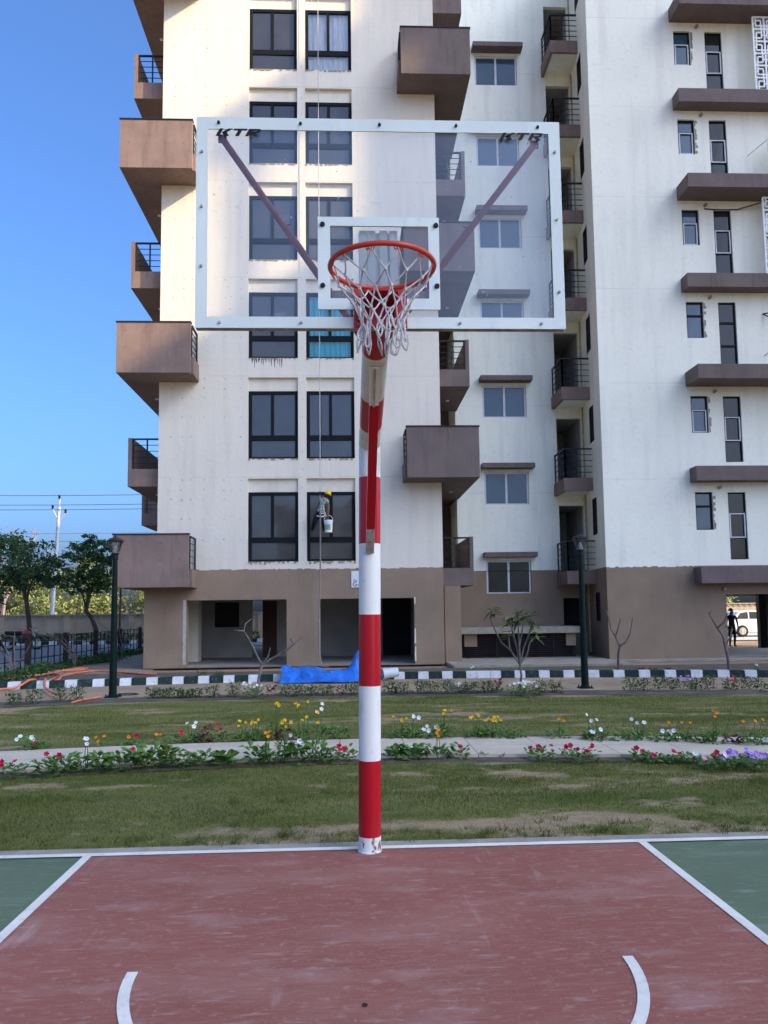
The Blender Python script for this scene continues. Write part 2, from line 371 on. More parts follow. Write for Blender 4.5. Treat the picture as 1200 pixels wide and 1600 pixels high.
def lawn(name, x0, x1, ylo, yhi, st):
    xs = np.arange(x0, x1+1e-6, st); vs = []; col = []; K = int((15.2-5.3)/st)
    rows = []
    for x in xs:
        a, b = ylo(x), yhi(x); n = max(2, int(round((max(b-a, .2))/st)))
        rows.append((a, b))
    N = int(round(max(b-a for a, b in rows)/st))
    for i, x in enumerate(xs):
        a, b = rows[i]
        for j in range(N+1):
            y = a+(b-a)*j/N; f = bare(x, y)
            vs.append((x, y, GZ+.012*mnoise.noise(Vector((x*.9, y*.9, 0))))); col.append(f)
    fs = [(i*(N+1)+j, (i+1)*(N+1)+j, (i+1)*(N+1)+j+1, i*(N+1)+j+1) for i in range(len(xs)-1) for j in range(N)]
    me = bpy.data.meshes.new(name); me.from_pydata(vs, [], fs)
    at = me.attributes.new('tone', 'FLOAT', 'POINT'); at.data.foreach_set('value', np.array(col, dtype=np.float32))
    me.materials.append(MT['lawn']); me.shade_smooth(); ob = bpy.data.objects.new(name, me); C.objects.link(ob)
    return tag(ob, kind='structure')
m_, t_, b_ = new_mat('lawn_turf')
at_ = nd(t_, 'ShaderNodeAttribute', attribute_name='tone')
fine = noise_fac(t_, 48, 8, (.55, 1, 1), .36, .64, .75); mid = noise_fac(t_, 2.2, 6, (.5, 1.3, 1), .3, .7)
gr = mixc(t_, fine, (.078, .095, .013), (.255, .232, .068)); gr = mixc(t_, scl(t_, mid, .55), gr, (.20, .165, .075)); gr = mixc(t_, scl(t_, noise_fac(t_, 1.1, 6, (.4, 1.6, 1), .48, .62), .65), gr, (.050, .082, .008))
so_ = mixc(t_, noise_fac(t_, 12, 6, None, .3, .7), (.27, .19, .10), (.38, .275, .155))
rp = nd(t_, 'ShaderNodeMapRange'); rp.inputs[1].default_value = .38; rp.inputs[2].default_value = .72
ad_ = nd(t_, 'ShaderNodeMath', operation='MULTIPLY_ADD'); t_.links.new(fine, ad_.inputs[0]); ad_.inputs[1].default_value = .25; t_.links.new(at_.outputs['Fac'], ad_.inputs[2])
t_.links.new(ad_.outputs[0], rp.inputs[0])
t_.links.new(mixc(t_, rp.outputs[0], gr, so_), b_.inputs['Base Color']); b_.inputs['Roughness'].default_value = .95; b_.inputs['Specular IOR Level'].default_value = .1
nn_ = nd(t_, 'ShaderNodeTexNoise'); nn_.inputs['Scale'].default_value = 45; nn_.inputs['Detail'].default_value = 6
tc_ = nd(t_, 'ShaderNodeTexCoord'); t_.links.new(tc_.outputs['Object'], nn_.inputs[0])
bp_ = nd(t_, 'ShaderNodeBump'); bp_.inputs['Strength'].default_value = .8; bp_.inputs['Distance'].default_value = .03
t_.links.new(nn_.outputs[0], bp_.inputs['Height']); t_.links.new(bp_.outputs[0], b_.inputs['Normal'])
MT['lawn'] = m_
P_NEAR = lambda x: 8.50-(x-.2)**2/33
P_FAR = lambda x: 9.62-(x-.2)**2/46
L_FAR = lambda x: 14.75-(x**2)/60
K_FAR = lambda x: 18.45-((x-.8)**2)/64          # kerb front face
lawn('lawn', -5.5, 5.5, lambda x: 5.44, lambda x: P_NEAR(x)-.10, .04)
lawn('lawn', -9.0, 9.5, lambda x: P_FAR(x)+.14, L_FAR, .07)
# flower bed soil beside the path, and the paved path
MT['soil'] = M('dark_bed_soil', (.115, .092, .065), .95, .3, 6, bump=.8, bscale=30, extra=((2, None, .45, .7, (.21, .17, .12), .5),))
MT['paver'] = M('pale_stone_paving', (.56, .46, .33), .8, .10, 2.5, bump=.15, bscale=40, extra=((9, None, .5, .8, (.34, .30, .26), .4),))
def band(name, f0, f1, x0, x1, z0, z1, mat, step=.25, side=True):
    mb = MB(); xs = np.arange(x0, x1+1e-6, step)
    for a, b in zip(xs, xs[1:]):
        if z1 is None: mb.add([(a, f0(a), z0), (b, f0(b), z0), (b, f1(b), z0), (a, f1(a), z0)], [(0, 1, 2, 3)])
        else: mb.hexa([(a, f0(a), z0), (b, f0(b), z0), (b, f1(b), z0), (a, f1(a), z0), (a, f0(a), z1), (b, f0(b), z1), (b, f1(b), z1), (a, f1(a), z1)])
    return tag(mb.build(name, mat), kind='structure')
band('flower_bed', lambda x: P_NEAR(x)-.26, lambda x: P_FAR(x)+.30, -9, 9, -.020, None, 'soil')
mbp = MB()
for i, a in enumerate(np.arange(-9, 9, .74)):
    b = a+.732; ga = .004; xs = np.linspace(a, b, 4)
    for c, d in zip(xs, xs[1:]):
        for (u0, u1) in ((0, .495), (.505, 1)):
            q = lambda x, u: P_NEAR(x)+(P_FAR(x)-P_NEAR(x))*u
            mbp.hexa([(c, q(c, u0), -.03), (d, q(d, u0), -.03), (d, q(d, u1), -.03), (c, q(c, u1), -.03), (c, q(c, u0), .012), (d, q(d, u0), .012), (d, q(d, u1), .012), (c, q(c, u1), .012)])
tag(mbp.build('path', 'paver'), kind='structure')
band('path', L_FAR, lambda x: K_FAR(x)+.02, -9.0, 11, -.040, None, 'dirt')
band('planting_strip', lambda x: L_FAR(x)-.15, lambda x: L_FAR(x)+.75, -9.0, 10, -.025, None, 'soil')
# painted kerb: alternate dark green and white blocks
mk = MB(); x = -11.0; i = 0
while x < 13:
    w = .248 if i % 2 else .310; a, b = x+.004, x+w-.004; mi = i % 2
    if i in (50,): mi = 1
    mk.hexa([(a, K_FAR(a), -.05), (b, K_FAR(b), -.05), (b, K_FAR(b)+.15, -.05), (a, K_FAR(a)+.15, -.05), (a, K_FAR(a)+.02, .12), (b, K_FAR(b)+.02, .12), (b, K_FAR(b)+.15, .12), (a, K_FAR(a)+.15, .12)], mi)
    x += w; i += 1
tag(mk.build('kerb', ['kerb_dark', 'kerb_white']), kind='structure')
band('planting_strip', lambda x: K_FAR(x)+.14, lambda x: 21.3, -11, 16, -.010, None, 'soil', .5)
mc_ = MB(); mc_.box(2.80, 7.70, 21.35, 26.15, -.05, .045); mc_.box(7.8, 17, 22.9, 23.47, -.05, .02)
tag(mc_.build('pavement', 'concrete'), kind='structure')
sheet('ground', [(-9.0, 18.6), (-4.6, 18.6), (-5.86, 24), (-6.0, 40), (-9.0, 40)], -.022, 'dirt')
sheet('road', [(-60, 15), (-9.7, 15), (-9.7, 38.5), (-60, 38.5)], -.022, 'road')
sheet('road', [(-60, 38.5), (60, 38.5), (60, 43), (-60, 43)], -.024, 'road')
MT['pale_paving'] = M('pale_paving', (.48, .46, .42), .9, .12, 1.2)
sheet('pavement', [(8, 36.6), (60, 36.6), (60, 46.5), (8, 46.5)], -.016, 'pale_paving')
mk = MB(); x = -30.0; i = 0
while x < -4:
    mk.box(x, x+.42, 43, 43.2, -.05, .16, i % 2); x += .424; i += 1
tag(mk.build('kerb', ['kerb_dark', 'kerb_white']), kind='structure')
# court
MT['court_red'] = M('maroon_court_paint', (.285, .096, .064), .75, .10, .7, bump=.12, bscale=90, extra=(
    (3.0, (.6, 1.5, 1), .55, .80, (.50, .34, .28), .50), (9, (.45, 2.2, 1), .60, .78, (.56, .42, .36), .55), (1.1, (.7, 1, 1), .52, .72, (.255, .080, .050), .6), (60, None, .62, .72, (.50, .32, .27), .5), (2.2, (2.4, .5, 1), .64, .74, (.52, .38, .33), .45), (22, (.35, 2.6, 1, .06), .45, .75, (.42, .19, .14), .4), (7, (.22, 3.4, 1, .35), .65, .76, (.50, .33, .27), .3), (6, (.2, 3.6, 1, -.8), .68, .76, (.50, .33, .27), .25), (.9, (1, 2.2, 1), .50, .70, (.40, .20, .15), .35), (14, (1, 1.6, 1), .58, .72, (.50, .33, .26), .35)))
MT['court_green'] = M('green_court_paint', (.118, .150, .080), .75, .10, .8, bump=.12, bscale=90, extra=(
    (3.0, (.6, 1.5, 1), .55, .80, (.26, .34, .25), .5), (9, (.45, 2.2, 1), .60, .78, (.34, .40, .32), .5), (60, None, .62, .72, (.16, .24, .21), .4), (22, (.35, 2.6, 1, .06), .45, .75, (.16, .22, .13), .4), (7, (.22, 3.4, 1, .35), .65, .76, (.30, .34, .25), .35), (14, (1, 1.6, 1), .58, .72, (.24, .29, .20), .35)))
MT['line_white'] = M('court_line_paint', (.78, .70, .57), .75, .10, 5, extra=((14, None, .58, .75, (.45, .38, .36), .5), (50, None, .6, .7, (.45, .40, .38), .4)))
mb = MB(); mb.box(-14, 16, -14, 5.29, -.2, 0.0); tag(mb.build('basketball_court', 'court_green'), kind='structure')
mb = MB(); mb.box(-14, 16, 5.292, 5.46, -.2, -.012); tag(mb.build('court_edge', 'concrete'), kind='structure')
sheet('key_area', [(-1.655, -.6), (1.89, -.6), (1.89, 5.225), (-1.655, 5.225)], .004, 'court_red')
mb = MB(); z = .008
def flat(mb, pts, z): mb.add([(x, y, z) for x, y in pts], [tuple(range(len(pts)))])
flat(mb, [(-14, 5.225), (16, 5.225), (16, 5.288), (-14, 5.288)], z)
flat(mb, [(-1.70, -.6), (-1.645, -.6), (-1.645, 5.225), (-1.70, 5.225)], z)
flat(mb, [(1.875, -.6), (1.93, -.6), (1.93, 5.225), (1.875, 5.225)], z)
cx, cy = .135, 3.56
for k in range(48):
    a0, a1 = -math.pi*k/48, -math.pi*(k+1)/48
    flat(mb, [(cx+r*math.cos(a), cy+r*math.sin(a)) for r, a in ((1.050, a0), (1.050, a1), (1.097, a1), (1.097, a0))], z)
tag(mb.build('court_lines', 'line_white'), kind='structure')
MT['joint'] = M('court_pit', (.05, .02, .02), .9, .3, 20)
mb = MB(); xs_ = [(.247+.006*math.sin(y*5)+.004*math.sin(y*13), y) for y in np.linspace(5.2, 1.5, 60)]
flat(mb, [(.047+.012*math.cos(a), 3.21+.016*math.sin(a)) for a in np.linspace(0, 6.283, 9)[:-1]], .0068)
tag(mb.build('court_pit', 'joint'), kind='structure')

# ------------------------------------------------------------------ apartment building
B = thing('apartment_building', 'tall cream and brown apartment block with stacked balconies behind the basketball hoop', 'building', (0, 22.8, 0))
YF, YR, YG = 22.8, 26.2, 23.48
PK = 3.012
def part(name, mb, mats, parent=B, smooth=False): return mb.build(name, mats, parent)
FL = range(7)
# left block, front wall with the two window columns
holes = [(a, b, 3.005+PK*k, 5.43+PK*k) for k in FL for a, b in ((-2.915, -1.457), (-1.215, .203))]
mb = MB(); wall_grid(mb, -5.5, 2.74, 2.80, 24.6, YF, holes, .17)
mb.add([(-5.5, YF, 2.8), (-5.5, 36, 2.8), (-5.5, 36, 24.6), (-5.5, YF, 24.6)], [(0, 3, 2, 1)])
mb.add([(2.74, YF, 2.8), (2.74, 28, 2.8), (2.74, 28, 24.6), (2.74, YF, 24.6)], [(0, 1, 2, 3)])
for k in FL:                                                # recessed band above each window
    for a, b in ((-2.915, -1.457), (-1.215, .203)): mb.box(a, b, YF+.10, YF+.30, 5.045+PK*k, 5.43+PK*k)
xs_t = [-5.13, -4.82, -4.57, -4.2, -3.6, -3.12]
rng = random.Random(3)
for k in FL:
    for zo in (.45, 1.05, 1.62, 1.9, 2.2):
        for xx in xs_t:
            if rng.random() < .12: continue
            r = .016+.016*rng.random(); cx_, cz_ = xx+rng.uniform(-.02, .02), 3.2+PK*k+zo+rng.uniform(-.02, .02)
            mb.add([(cx_+r*math.cos(a), YF-.003, cz_+r*math.sin(a)) for a in [j*math.pi/4 for j in range(8)]], [tuple(range(8))], 1)
for zz in np.arange(3.1, 21, .52):                           # dots down the narrow pier between the windows
    r = .018; mb.add([(-1.336+r*math.cos(a), YF-.003, zz+r*math.sin(a)) for a in [j*math.pi/4 for j in range(8)]], [tuple(range(8))], 1)
for j in range(16):                                          # black drips below one sill
    xx = -2.80+j*.058+rng.uniform(-.02, .02); L_ = rng.uniform(.05, .30); w_ = rng.uniform(.008, .022)
    mb.add([(xx-w_, YF-.004, 9.02), (xx+w_, YF-.004, 9.02), (xx+w_*.3, YF-.004, 9.02-L_), (xx-w_*.3, YF-.004, 9.02-L_)], [(3, 2, 1, 0)], 2)
# rough mortar under the sills
for k in FL:
    for a, b in ((-2.915, -1.457), (-1.215, .203)):
        n = 22
        for j in range(n):
            x0, x1 = a+(b-a)*j/n, a+(b-a)*(j+1)/n; h = rng.uniform(.008, .055)*(1.6 if k == 0 else 1)
            if rng.random() < .7: mb.box(x0, x1, YF-.012, YF+.02, 3.0+PK*k-h, 3.004+PK*k, 3)
part('wall', mb, ['white_wall', 'tie', 'black_stain', 'concrete'])
# tan ground storey of the left block
def ragged(mb, x0, x1, y):                                    # uneven paint edge between the white and the tan coat
    x = x0
    while x < x1:
        w = rng.uniform(.03, .16); h = rng.uniform(.004, .03)
        if rng.random() < .75: mb.box(x, min(x1, x+w), y-.003, y+.01, 2.797-h, 2.799, 1)
        x += w
mb = MB(); wall_grid(mb, -5.85, 2.74, 0, 2.797, YF, [(-4.66, -1.80, .02, 1.915), (-.84, 1.88, .02, 1.915)], .34)
mb.add([(-5.85, YF, 0), (-5.85, 27.5, 0), (-5.85, 27.5, 2.79), (-5.85, YF, 2.79)], [(0, 3, 2, 1)])
mb.add([(2.74, YF, 0), (2.74, 28, 0), (2.74, 28, 2.79), (2.74, YF, 2.79)], [(0, 1, 2, 3)])
mb.add([(-5.85, YF, 2.797), (-5.5, YF, 2.797), (-5.5, 27.5, 2.797), (-5.85, 27.5, 2.797)], [(0, 1, 2, 3)])
for (x_, z0_, z1_) in ((-4.68, .1, 1.93), (1.895, .1, 1.93)):          # pale worn edges of the openings
    z_ = z0_
    while z_ < z1_:
        h_ = rng.uniform(.05, .2); w_ = rng.uniform(.055, .075) if x_ < 0 else rng.uniform(.01, .03)
        if x_ < 0 or rng.random() < .6: mb.box(x_-w_, x_+.02, YF-.004, YF+.01, z_, min(z1_, z_+h_), 2 if x_ < 0 else 1)
        z_ += h_
ragged(mb, -4.3, 2.74, YF)
part('wall', mb, ['tan', 'white_wall', 'jamb'])
mb = MB(); mb.box(2.80, 3.28, 23.10, 23.6, 0.045, 2.262); part('pier', mb, 'tan')
# inside the open ground storey
mb = MB()
wall_grid(mb, -5.84, 2.73, 0.0, 2.15, 27.5, [(-3.36, -2.5, .0, 1.97)], .15)
mb.add([(-5.84, 23.15, 0), (-5.84, 27.5, 0), (-5.84, 27.5, 2.15), (-5.84, 23.15, 2.15)], [(0, 1, 2, 3)])
mb.add([(2.73, 23.15, 0), (2.73, 27.5, 0), (2.73, 27.5, 2.15), (2.73, 23.15, 2.15)], [(0, 3, 2, 1)])
mb.box(-5.84, 2.73, 23.15, 27.49, -.05, .018)
part('interior_wall', mb, 'interior')
mb = MB(); mb.box(-5.40, -4.80, 25.4, 25.95, .018, 2.15); part('pillar', mb, 'white_wall')
mb = MB(); mb.box(-4.62, -3.80, 27.44, 27.49, 1.06, 1.90); part('window', mb, 'dark')
mb = MB(); mb.box(-2.99, -2.5, 27.40, 27.45, .018, 1.96); mb.box(-2.93, -2.56, 27.385, 27.40, .2, .9); mb.box(-2.93, -2.56, 27.385, 27.40, 1.05, 1.8); part('door', mb, 'door')
mb = MB(); mb.box(1.15, 2.12, 27.42, 27.49, .018, 1.98); part('door', mb, 'dark')
# floor slabs, rear and side faces of the upper storeys
for bx in ((-5.49, 2.72, 23.16, 35.98, 2.15, 2.79), (2.74, 7.9, 28.02, 35.98, 2.15, 2.79), (8.1, 16.98, 23.85, 35.98, 2.0, 2.79),
           (-5.49, 2.72, 22.99, 35.98, 24.2, 24.5), (2.74, 7.9, 28.02, 35.98, 24.2, 24.5), (8.1, 16.98, 23.7, 35.98, 24.2, 24.5)):
    mb = MB(); mb.box(*bx); part('floor_slab', mb, 'concrete')
mb = MB(); mb.add([(-5.5, 36, 2.79), (17, 36, 2.79), (17, 36, 24.6), (-5.5, 36, 24.6)], [(0, 3, 2, 1)])
mb.add([(17, YG, 2.79), (17, 36, 2.79), (17, 36, 24.6), (17, YG, 24.6)], [(0, 1, 2, 3)])
mb.box(16.6, 16.98, YG+.4, YG+.9, -.05, 2.0)
for xx in (-5.3, -1.4, 2.4, 6.5, 16.4): mb.box(xx, xx+.4, 35.4, 35.8, -.05, 2.15)
part('wall', mb, 'white_wall')
# middle recess
def rec_holes(zlo, zhi):
    H = [(4.60, 6.12, 2.08+3.0*k, 3.19+3.0*k) for k in FL] + [(7.13, 7.98, 2.80+PK*k, 5.03+PK*k) for k in FL] + [(7.18, 7.98, .80, 1.90)]
    out = []
    for a, b, c, d in H:
        c2, d2 = max(c, zlo), min(d, zhi)
        if d2 > c2+.01: out.append((a, b, c2, d2))
    return out
mb = MB(); wall_grid(mb, 3.66, 8.06, 2.85, 24.6, YR, rec_holes(2.85, 24.6), .14)
mb.add([(3.66, YR, 2.85), (3.66, 28, 2.85), (3.66, 28, 24.6), (3.66, YR, 24.6)], [(0, 3, 2, 1)])
part('wall', mb, 'cool_wall')
mb = MB(); wall_grid(mb, 3.66, 8.06, 0, 2.846, YR+.002, rec_holes(0, 2.846), .14)
mb.add([(3.66, YR, 0), (3.66, 28, 0), (3.66, 28, 2.846), (3.66, YR, 2.846)], [(0, 3, 2, 1)]); part('wall', mb, 'tan')
mb = MB()
mb.box(2.75, 3.65, 27.9, 28.0, 0, 24.6)
for k in FL: mb.box(2.95, 3.25, 27.86, 27.9, 2.8+PK*k, 4.9+PK*k, 1)
part('wall', mb, ['dark_brown', 'dark'])
mb = MB()                                                    # dark lobbies behind the recess balconies
for k in FL:
    z0, z1 = 2.80+PK*k, 5.03+PK*k
    mb.box(7.0, 8.04, 28.6, 28.7, z0-.1, z1+.1)
    mb.add([(7.13, YR+.14, z0), (7.0, 28.6, z0), (7.0, 28.6, z1), (7.13, YR+.14, z1)], [(0, 1, 2, 3)])
    mb.add([(7.98, YR+.14, z0), (8.03, 28.6, z0), (8.03, 28.6, z1), (7.98, YR+.14, z1)], [(0, 3, 2, 1)], 0)
    mb.add([(7.13, YR+.14, z1), (7.98, YR+.14, z1), (8.03, 28.6, z1), (7.0, 28.6, z1)], [(0, 3, 2, 1)])
    mb.add([(7.13, YR+.14, z0), (7.98, YR+.14, z0), (8.03, 28.6, z0), (7.0, 28.6, z0)], [(0, 1, 2, 3)])
    mb.box(7.35, 7.75, 28.54, 28.6, z0, z0+1.75, 1)
mb.box(7.1, 8.04, 26.9, 27.0, .0, 2.0, 1)
part('lobby', mb, ['interior', 'dark'])
# right block
loggia = [(13.34, 15.5, 17.95, 20.25), (13.34, 15.5, 11.9, 14.2), (13.60, 15.5, 14.95, 16.3)]
sm = [(10.62, 11.17, 3.895+PK*k, 5.06+PK*k) for k in FL]; tl = [(11.645, 12.205, 2.98+PK*k, 5.05+PK*k) for k in FL]
mb = MB(); wall_grid(mb, 7.78, 17, 2.80, 24.6, YG, sm+tl+loggia, .12)
for h_ in loggia:
    for (p_, q_) in (((h_[0], YG+.12, h_[2]), (h_[0]+.01, YG+1.2, h_[3])), ((h_[1]-.01, YG+.12, h_[2]), (h_[1], YG+1.2, h_[3])), ((h_[0], YG+1.2, h_[2]), (h_[1], YG+1.21, h_[3])), ((h_[0]+.01, YG+.12, h_[3]-.01), (h_[1]-.01, YG+1.2, h_[3])), ((h_[0]+.01, YG+.12, h_[2]), (h_[1]-.01, YG+1.2, h_[2]+.01))): mb.box(p_[0], q_[0], p_[1], q_[1], p_[2], q_[2], 1)
for k in FL:                                                 # rough patched plaster beside the small windows, pipe stubs above
    for j in range(12):
        z0 = 3.92+PK*k+j*.092; w_ = rng.uniform(.02, .085)
        if k not in (3,) and rng.random() < .8: mb.box(11.175, 11.175+w_, YG-.004, YG+.01, z0, z0+.092, 1)
slits = [(24.5, 25.15, 3.9+PK*k, 5.08+PK*k) for k in FL]
def sx(y): return 7.78+(8.05-7.78)*(y-YG)/(YR-YG)
def side_wall(mb, z0, z1, holes, mi):
    ys = sorted({YG, YR+2.2, *[h[i] for h in holes for i in (0, 1)]}); zs = sorted({z0, z1, *[h[i] for h in holes for i in (2, 3)]})
    for a, b in zip(ys, ys[1:]):
        for c, d in zip(zs, zs[1:]):
            if any(h[0] < (a+b)/2 < h[1] and h[2] < (c+d)/2 < h[3] for h in holes): continue
            mb.add([(sx(a), a, c), (sx(b), b, c), (sx(b), b, d), (sx(a), a, d)], [(0, 3, 2, 1)], mi)
side_wall(mb, 2.80, 24.6, slits, 0)
part('wall', mb, ['pale_wall', 'concrete'])
mb = MB(); wall_grid(mb, 7.78, 17, 0, 2.797, YG, [(11.43, 16.6, .02, 1.92)], .35); side_wall(mb, 0, 2.797, [(24.5, 25.1, 1.15, 2.05)], 0)
ragged(mb, 7.78, 10.48, YG)
part('wall', mb, ['tan', 'pale_wall'])
for i, (a, b, c, d) in enumerate(slits+[(24.5, 25.1, 1.15, 2.05)]):
    mb = MB(); mb.box(sx(24.8)+.07, sx(24.8)+.10, a-.05, b+.05, c-.05, d+.05, 0)
    for j in range(14): mb.bar((sx(a)+.05, a-.02, c+(d-c)*(j+.5)/14), (sx(b)+.05, b+.02, c+(d-c)*(j+.5)/14), .03, .02, 1)
    part('vent_slit', mb, ['dark', 'rail'])
# passage through the right block
mb = MB(); wall_grid(mb, 8.1, 16.95, 0, 2.0, 29.0, [(12.6, 15.35, .0, 1.93)], .2)
mb.box(11.44, 16.9, 23.84, 28.99, -.06, .018); mb.box(15.36, 15.7, 28.5, 28.98, .018, 2.0, 1)
mb.box(11.2, 11.42, 23.84, 28.9, 0, 2.0)
part('interior_wall', mb, ['interior', 'dark'])
mb = MB(); mb.box(11.44, 16.6, 22.95, 23.47, -.05, .018); part('step', mb, 'concrete')

# windows
def frame_window(name, x0, x1, z0, z1, y, fw_, fmat, pmat, trans=(), mull=(), back=None, fd=.06, label=None, tw=None):
    mb = MB()
    mb.box(x0, x1, y, y+fd, z1-fw_, z1); mb.box(x0, x1, y, y+fd, z0, z0+fw_*.7)
    mb.box(x0, x0+fw_, y, y+fd, z0+fw_*.7, z1-fw_); mb.box(x1-fw_, x1, y, y+fd, z0+fw_*.7, z1-fw_)
    zt = [z0+fw_*.7]+sorted(v for t in trans for v in t)+[z1-fw_]
    for t in trans: mb.box(x0+fw_, x1-fw_, y+.004, y+fd, t[0], t[1])
    for m, a, b in mull: mb.box(m[0], m[1], y+.008, y+fd-.002, a, b)
    w = part(name, mb, fmat)
    if label: w['label'] = label
    p = MB(); ya = y+fd*.60; j_ = [rng.uniform(-.007, .007) for _ in range(4)]
    p.hexa([(x0+.01, ya+j_[0], z0+.01), (x1-.01, ya+j_[1], z0+.01), (x1-.01, ya+j_[1]+.01, z0+.01), (x0+.01, ya+j_[0]+.01, z0+.01),
            (x0+.01, ya+j_[2], z1-.01), (x1-.01, ya+j_[3], z1-.01), (x1-.01, ya+j_[3]+.01, z1-.01), (x0+.01, ya+j_[2]+.01, z1-.01)])
    p.build('pane', pmat, w)
    if back:
        q = MB(); n = 44
        for j in range(n):
            xa, xb = x0+(x1-x0)*j/n, x0+(x1-x0)*(j+1)/n
            ya, yb = y+fd+.08+.035*math.sin(j*1.3)+.01*math.sin(j*3.7), y+fd+.08+.035*math.sin((j+1)*1.3)+.01*math.sin((j+1)*3.7)
            q.add([(xa, ya, z0), (xb, yb, z0), (xb, yb, z1-.02), (xa, ya, z1-.02)], [(0, 1, 2, 3)])
        q.build('curtain', back, w)
        q = MB(); q.box(x0, x1, y+.35, y+.36, z0, z1); q.build('dark_room', 'dark', w)
    return w
def sash(w, x0, x1, z0, z1, y, t):
    mb = MB(); mb.box(x0, x1, y, y+.03, z1-t, z1); mb.box(x0, x1, y, y+.03, z0, z0+t); mb.box(x0, x0+t, y, y+.03, z0+t, z1-t); mb.box(x1-t, x1, y, y+.03, z0+t, z1-t)
    mb.build('sash', 'frame_white', w)
for k in FL:
    for ci, (a, b) in enumerate(((-2.912, -1.460), (-1.212, .200))):
        z0, z1 = 3.008+PK*k, 5.042+PK*k; m = (a+b)/2 + (.0 if ci else -.03)
        cur = {(5, 1): 'curtain_white', (2, 1): 'curtain_teal'}.get((k, ci))
        lab = {(5, 1): 'black framed window with white curtains', (2, 1): 'black framed window with turquoise curtains'}.get((k, ci))
        frame_window('window', a, b, z0, z1, YF+.10, .095, 'frame_black', 'pane_clear' if cur else ('pane_mid' if (k*2+ci) in (11, 4, 7, 12, 1) else 'pane'),
                     trans=[(z0+.55, z0+.71)], mull=[((m-.045, m+.045), z0+.71, z1-.095)], back=cur, label=lab)
    a, b, z0, z1 = 4.61, 6.11, 2.085+3.0*k, 3.185+3.0*k; m = (a+b)/2
    frame_window('window', a, b, z0, z1, YR+.05, .055, 'frame_white', 'pane_dark' if k == 0 else 'pane_blue', mull=[((m-.035, m+.035), z0+.04, z1-.055)],
                 label='white framed sliding window with dark glass' if k == 0 else None)
    hb = MB(); hb.box(4.50, 6.27, YR-.38, YR-.002, z1+.10, z1+.26); part('window_hood', hb, 'dark_brown')
    a, b, z0, z1 = 10.625, 11.165, 3.90+PK*k, 5.055+PK*k
    blk = k in (0, 2)
    w = frame_window('window', a, b, z0, z1, YG+.06, .042, 'frame_black', 'pane_blue', trans=[(z1-.46, z1-.40)])
    if not blk: sash(w, a+.045, b-.045, z0+.02, z1-.42, YG+.045, .035)
    a, b, z0, z1 = 11.65, 12.20, 2.985+PK*k, 5.045+PK*k
    w = frame_window('window', a, b, z0, z1, YG+.05, .035, 'frame_black', 'pane_dark', trans=[(z0+.64, z0+.70), (z1-.68, z1-.62)])
    if k != 2: sash(w, a+.03, b-.03, z0+.66, z1-.64, YG+.03, .035)
# balconies
def railing(parent, segs, z0, z1, nb=5, post=(0, 1), rt=.045):
    mb = MB()
    for a, b in segs:
        a = Vector(a); b = Vector(b)
        mb.bar((a.x, a.y, z1), (b.x, b.y, z1), rt*1.2, rt)
        for j in range(1, nb): mb.bar((a.x, a.y, z0+(z1-z0)*j/nb), (b.x, b.y, z0+(z1-z0)*j/nb), .018, .018)
        for f in post: p = a.lerp(b, f); mb.box(p.x-.02, p.x+.02, p.y-.02, p.y+.02, z0, z1-rt*.5)
    return mb.build('railing', 'rail', parent)
def mx(x, s): return x if s < 0 else -2.76-x
def mbox(mb, s, x0, x1, *r, mi=0):
    a, b = sorted((mx(x0, s), mx(x1, s))); mb.box(a, b, *r, mi)
def holes_on(mb, x0, x1, y, z0, mi):
    for xx in np.linspace(x0+.25, x1-.25, 4):
        for zz in (z0+.75, z0+1.22):
            r = .025; mb.add([(xx+r*math.cos(a), y, zz+r*math.sin(a)) for a in [j*math.pi/4 for j in range(8)]], [tuple(range(8))], mi)
def balcony_a(k, s):
    z = 2.27+PK*k; mb = MB()
    mbox(mb, s, -6.48, -4.42, 21.85, 21.98, z, z+1.45)
    mbox(mb, s, -6.48, -4.35, 21.98, 22.795, z, z+.18); mbox(mb, s, -6.48, -5.502 if s < 0 else -5.502, 22.795, 28, z, z+.18)
    mbox(mb, s, -6.48, -6.37, 21.98, 28, z+.18, z+1.45); mbox(mb, s, -4.47, -4.35, 21.98, 22.795, z+.18, z+.50)
    mbox(mb, s, -6.50, -4.40, 21.83, 22.0, z+1.45, z+1.485, mi=1)
    a, b = sorted((mx(-6.48, s), mx(-4.42, s)))
    if s < 0: holes_on(mb, a, b, 21.847, z, 2)
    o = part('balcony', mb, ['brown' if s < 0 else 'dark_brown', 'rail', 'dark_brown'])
    x = mx(-4.41, s); railing(o, [((x, 22.0, 0), (x, 22.76, 0))], z+.5, z+1.40)
    q = MB(); q.lathe([(.05, -.03), (.06, 0)], (mx(-6.0, s), 24.6, z), 10); q.build('ceiling_light', 'lamp_cone', o)
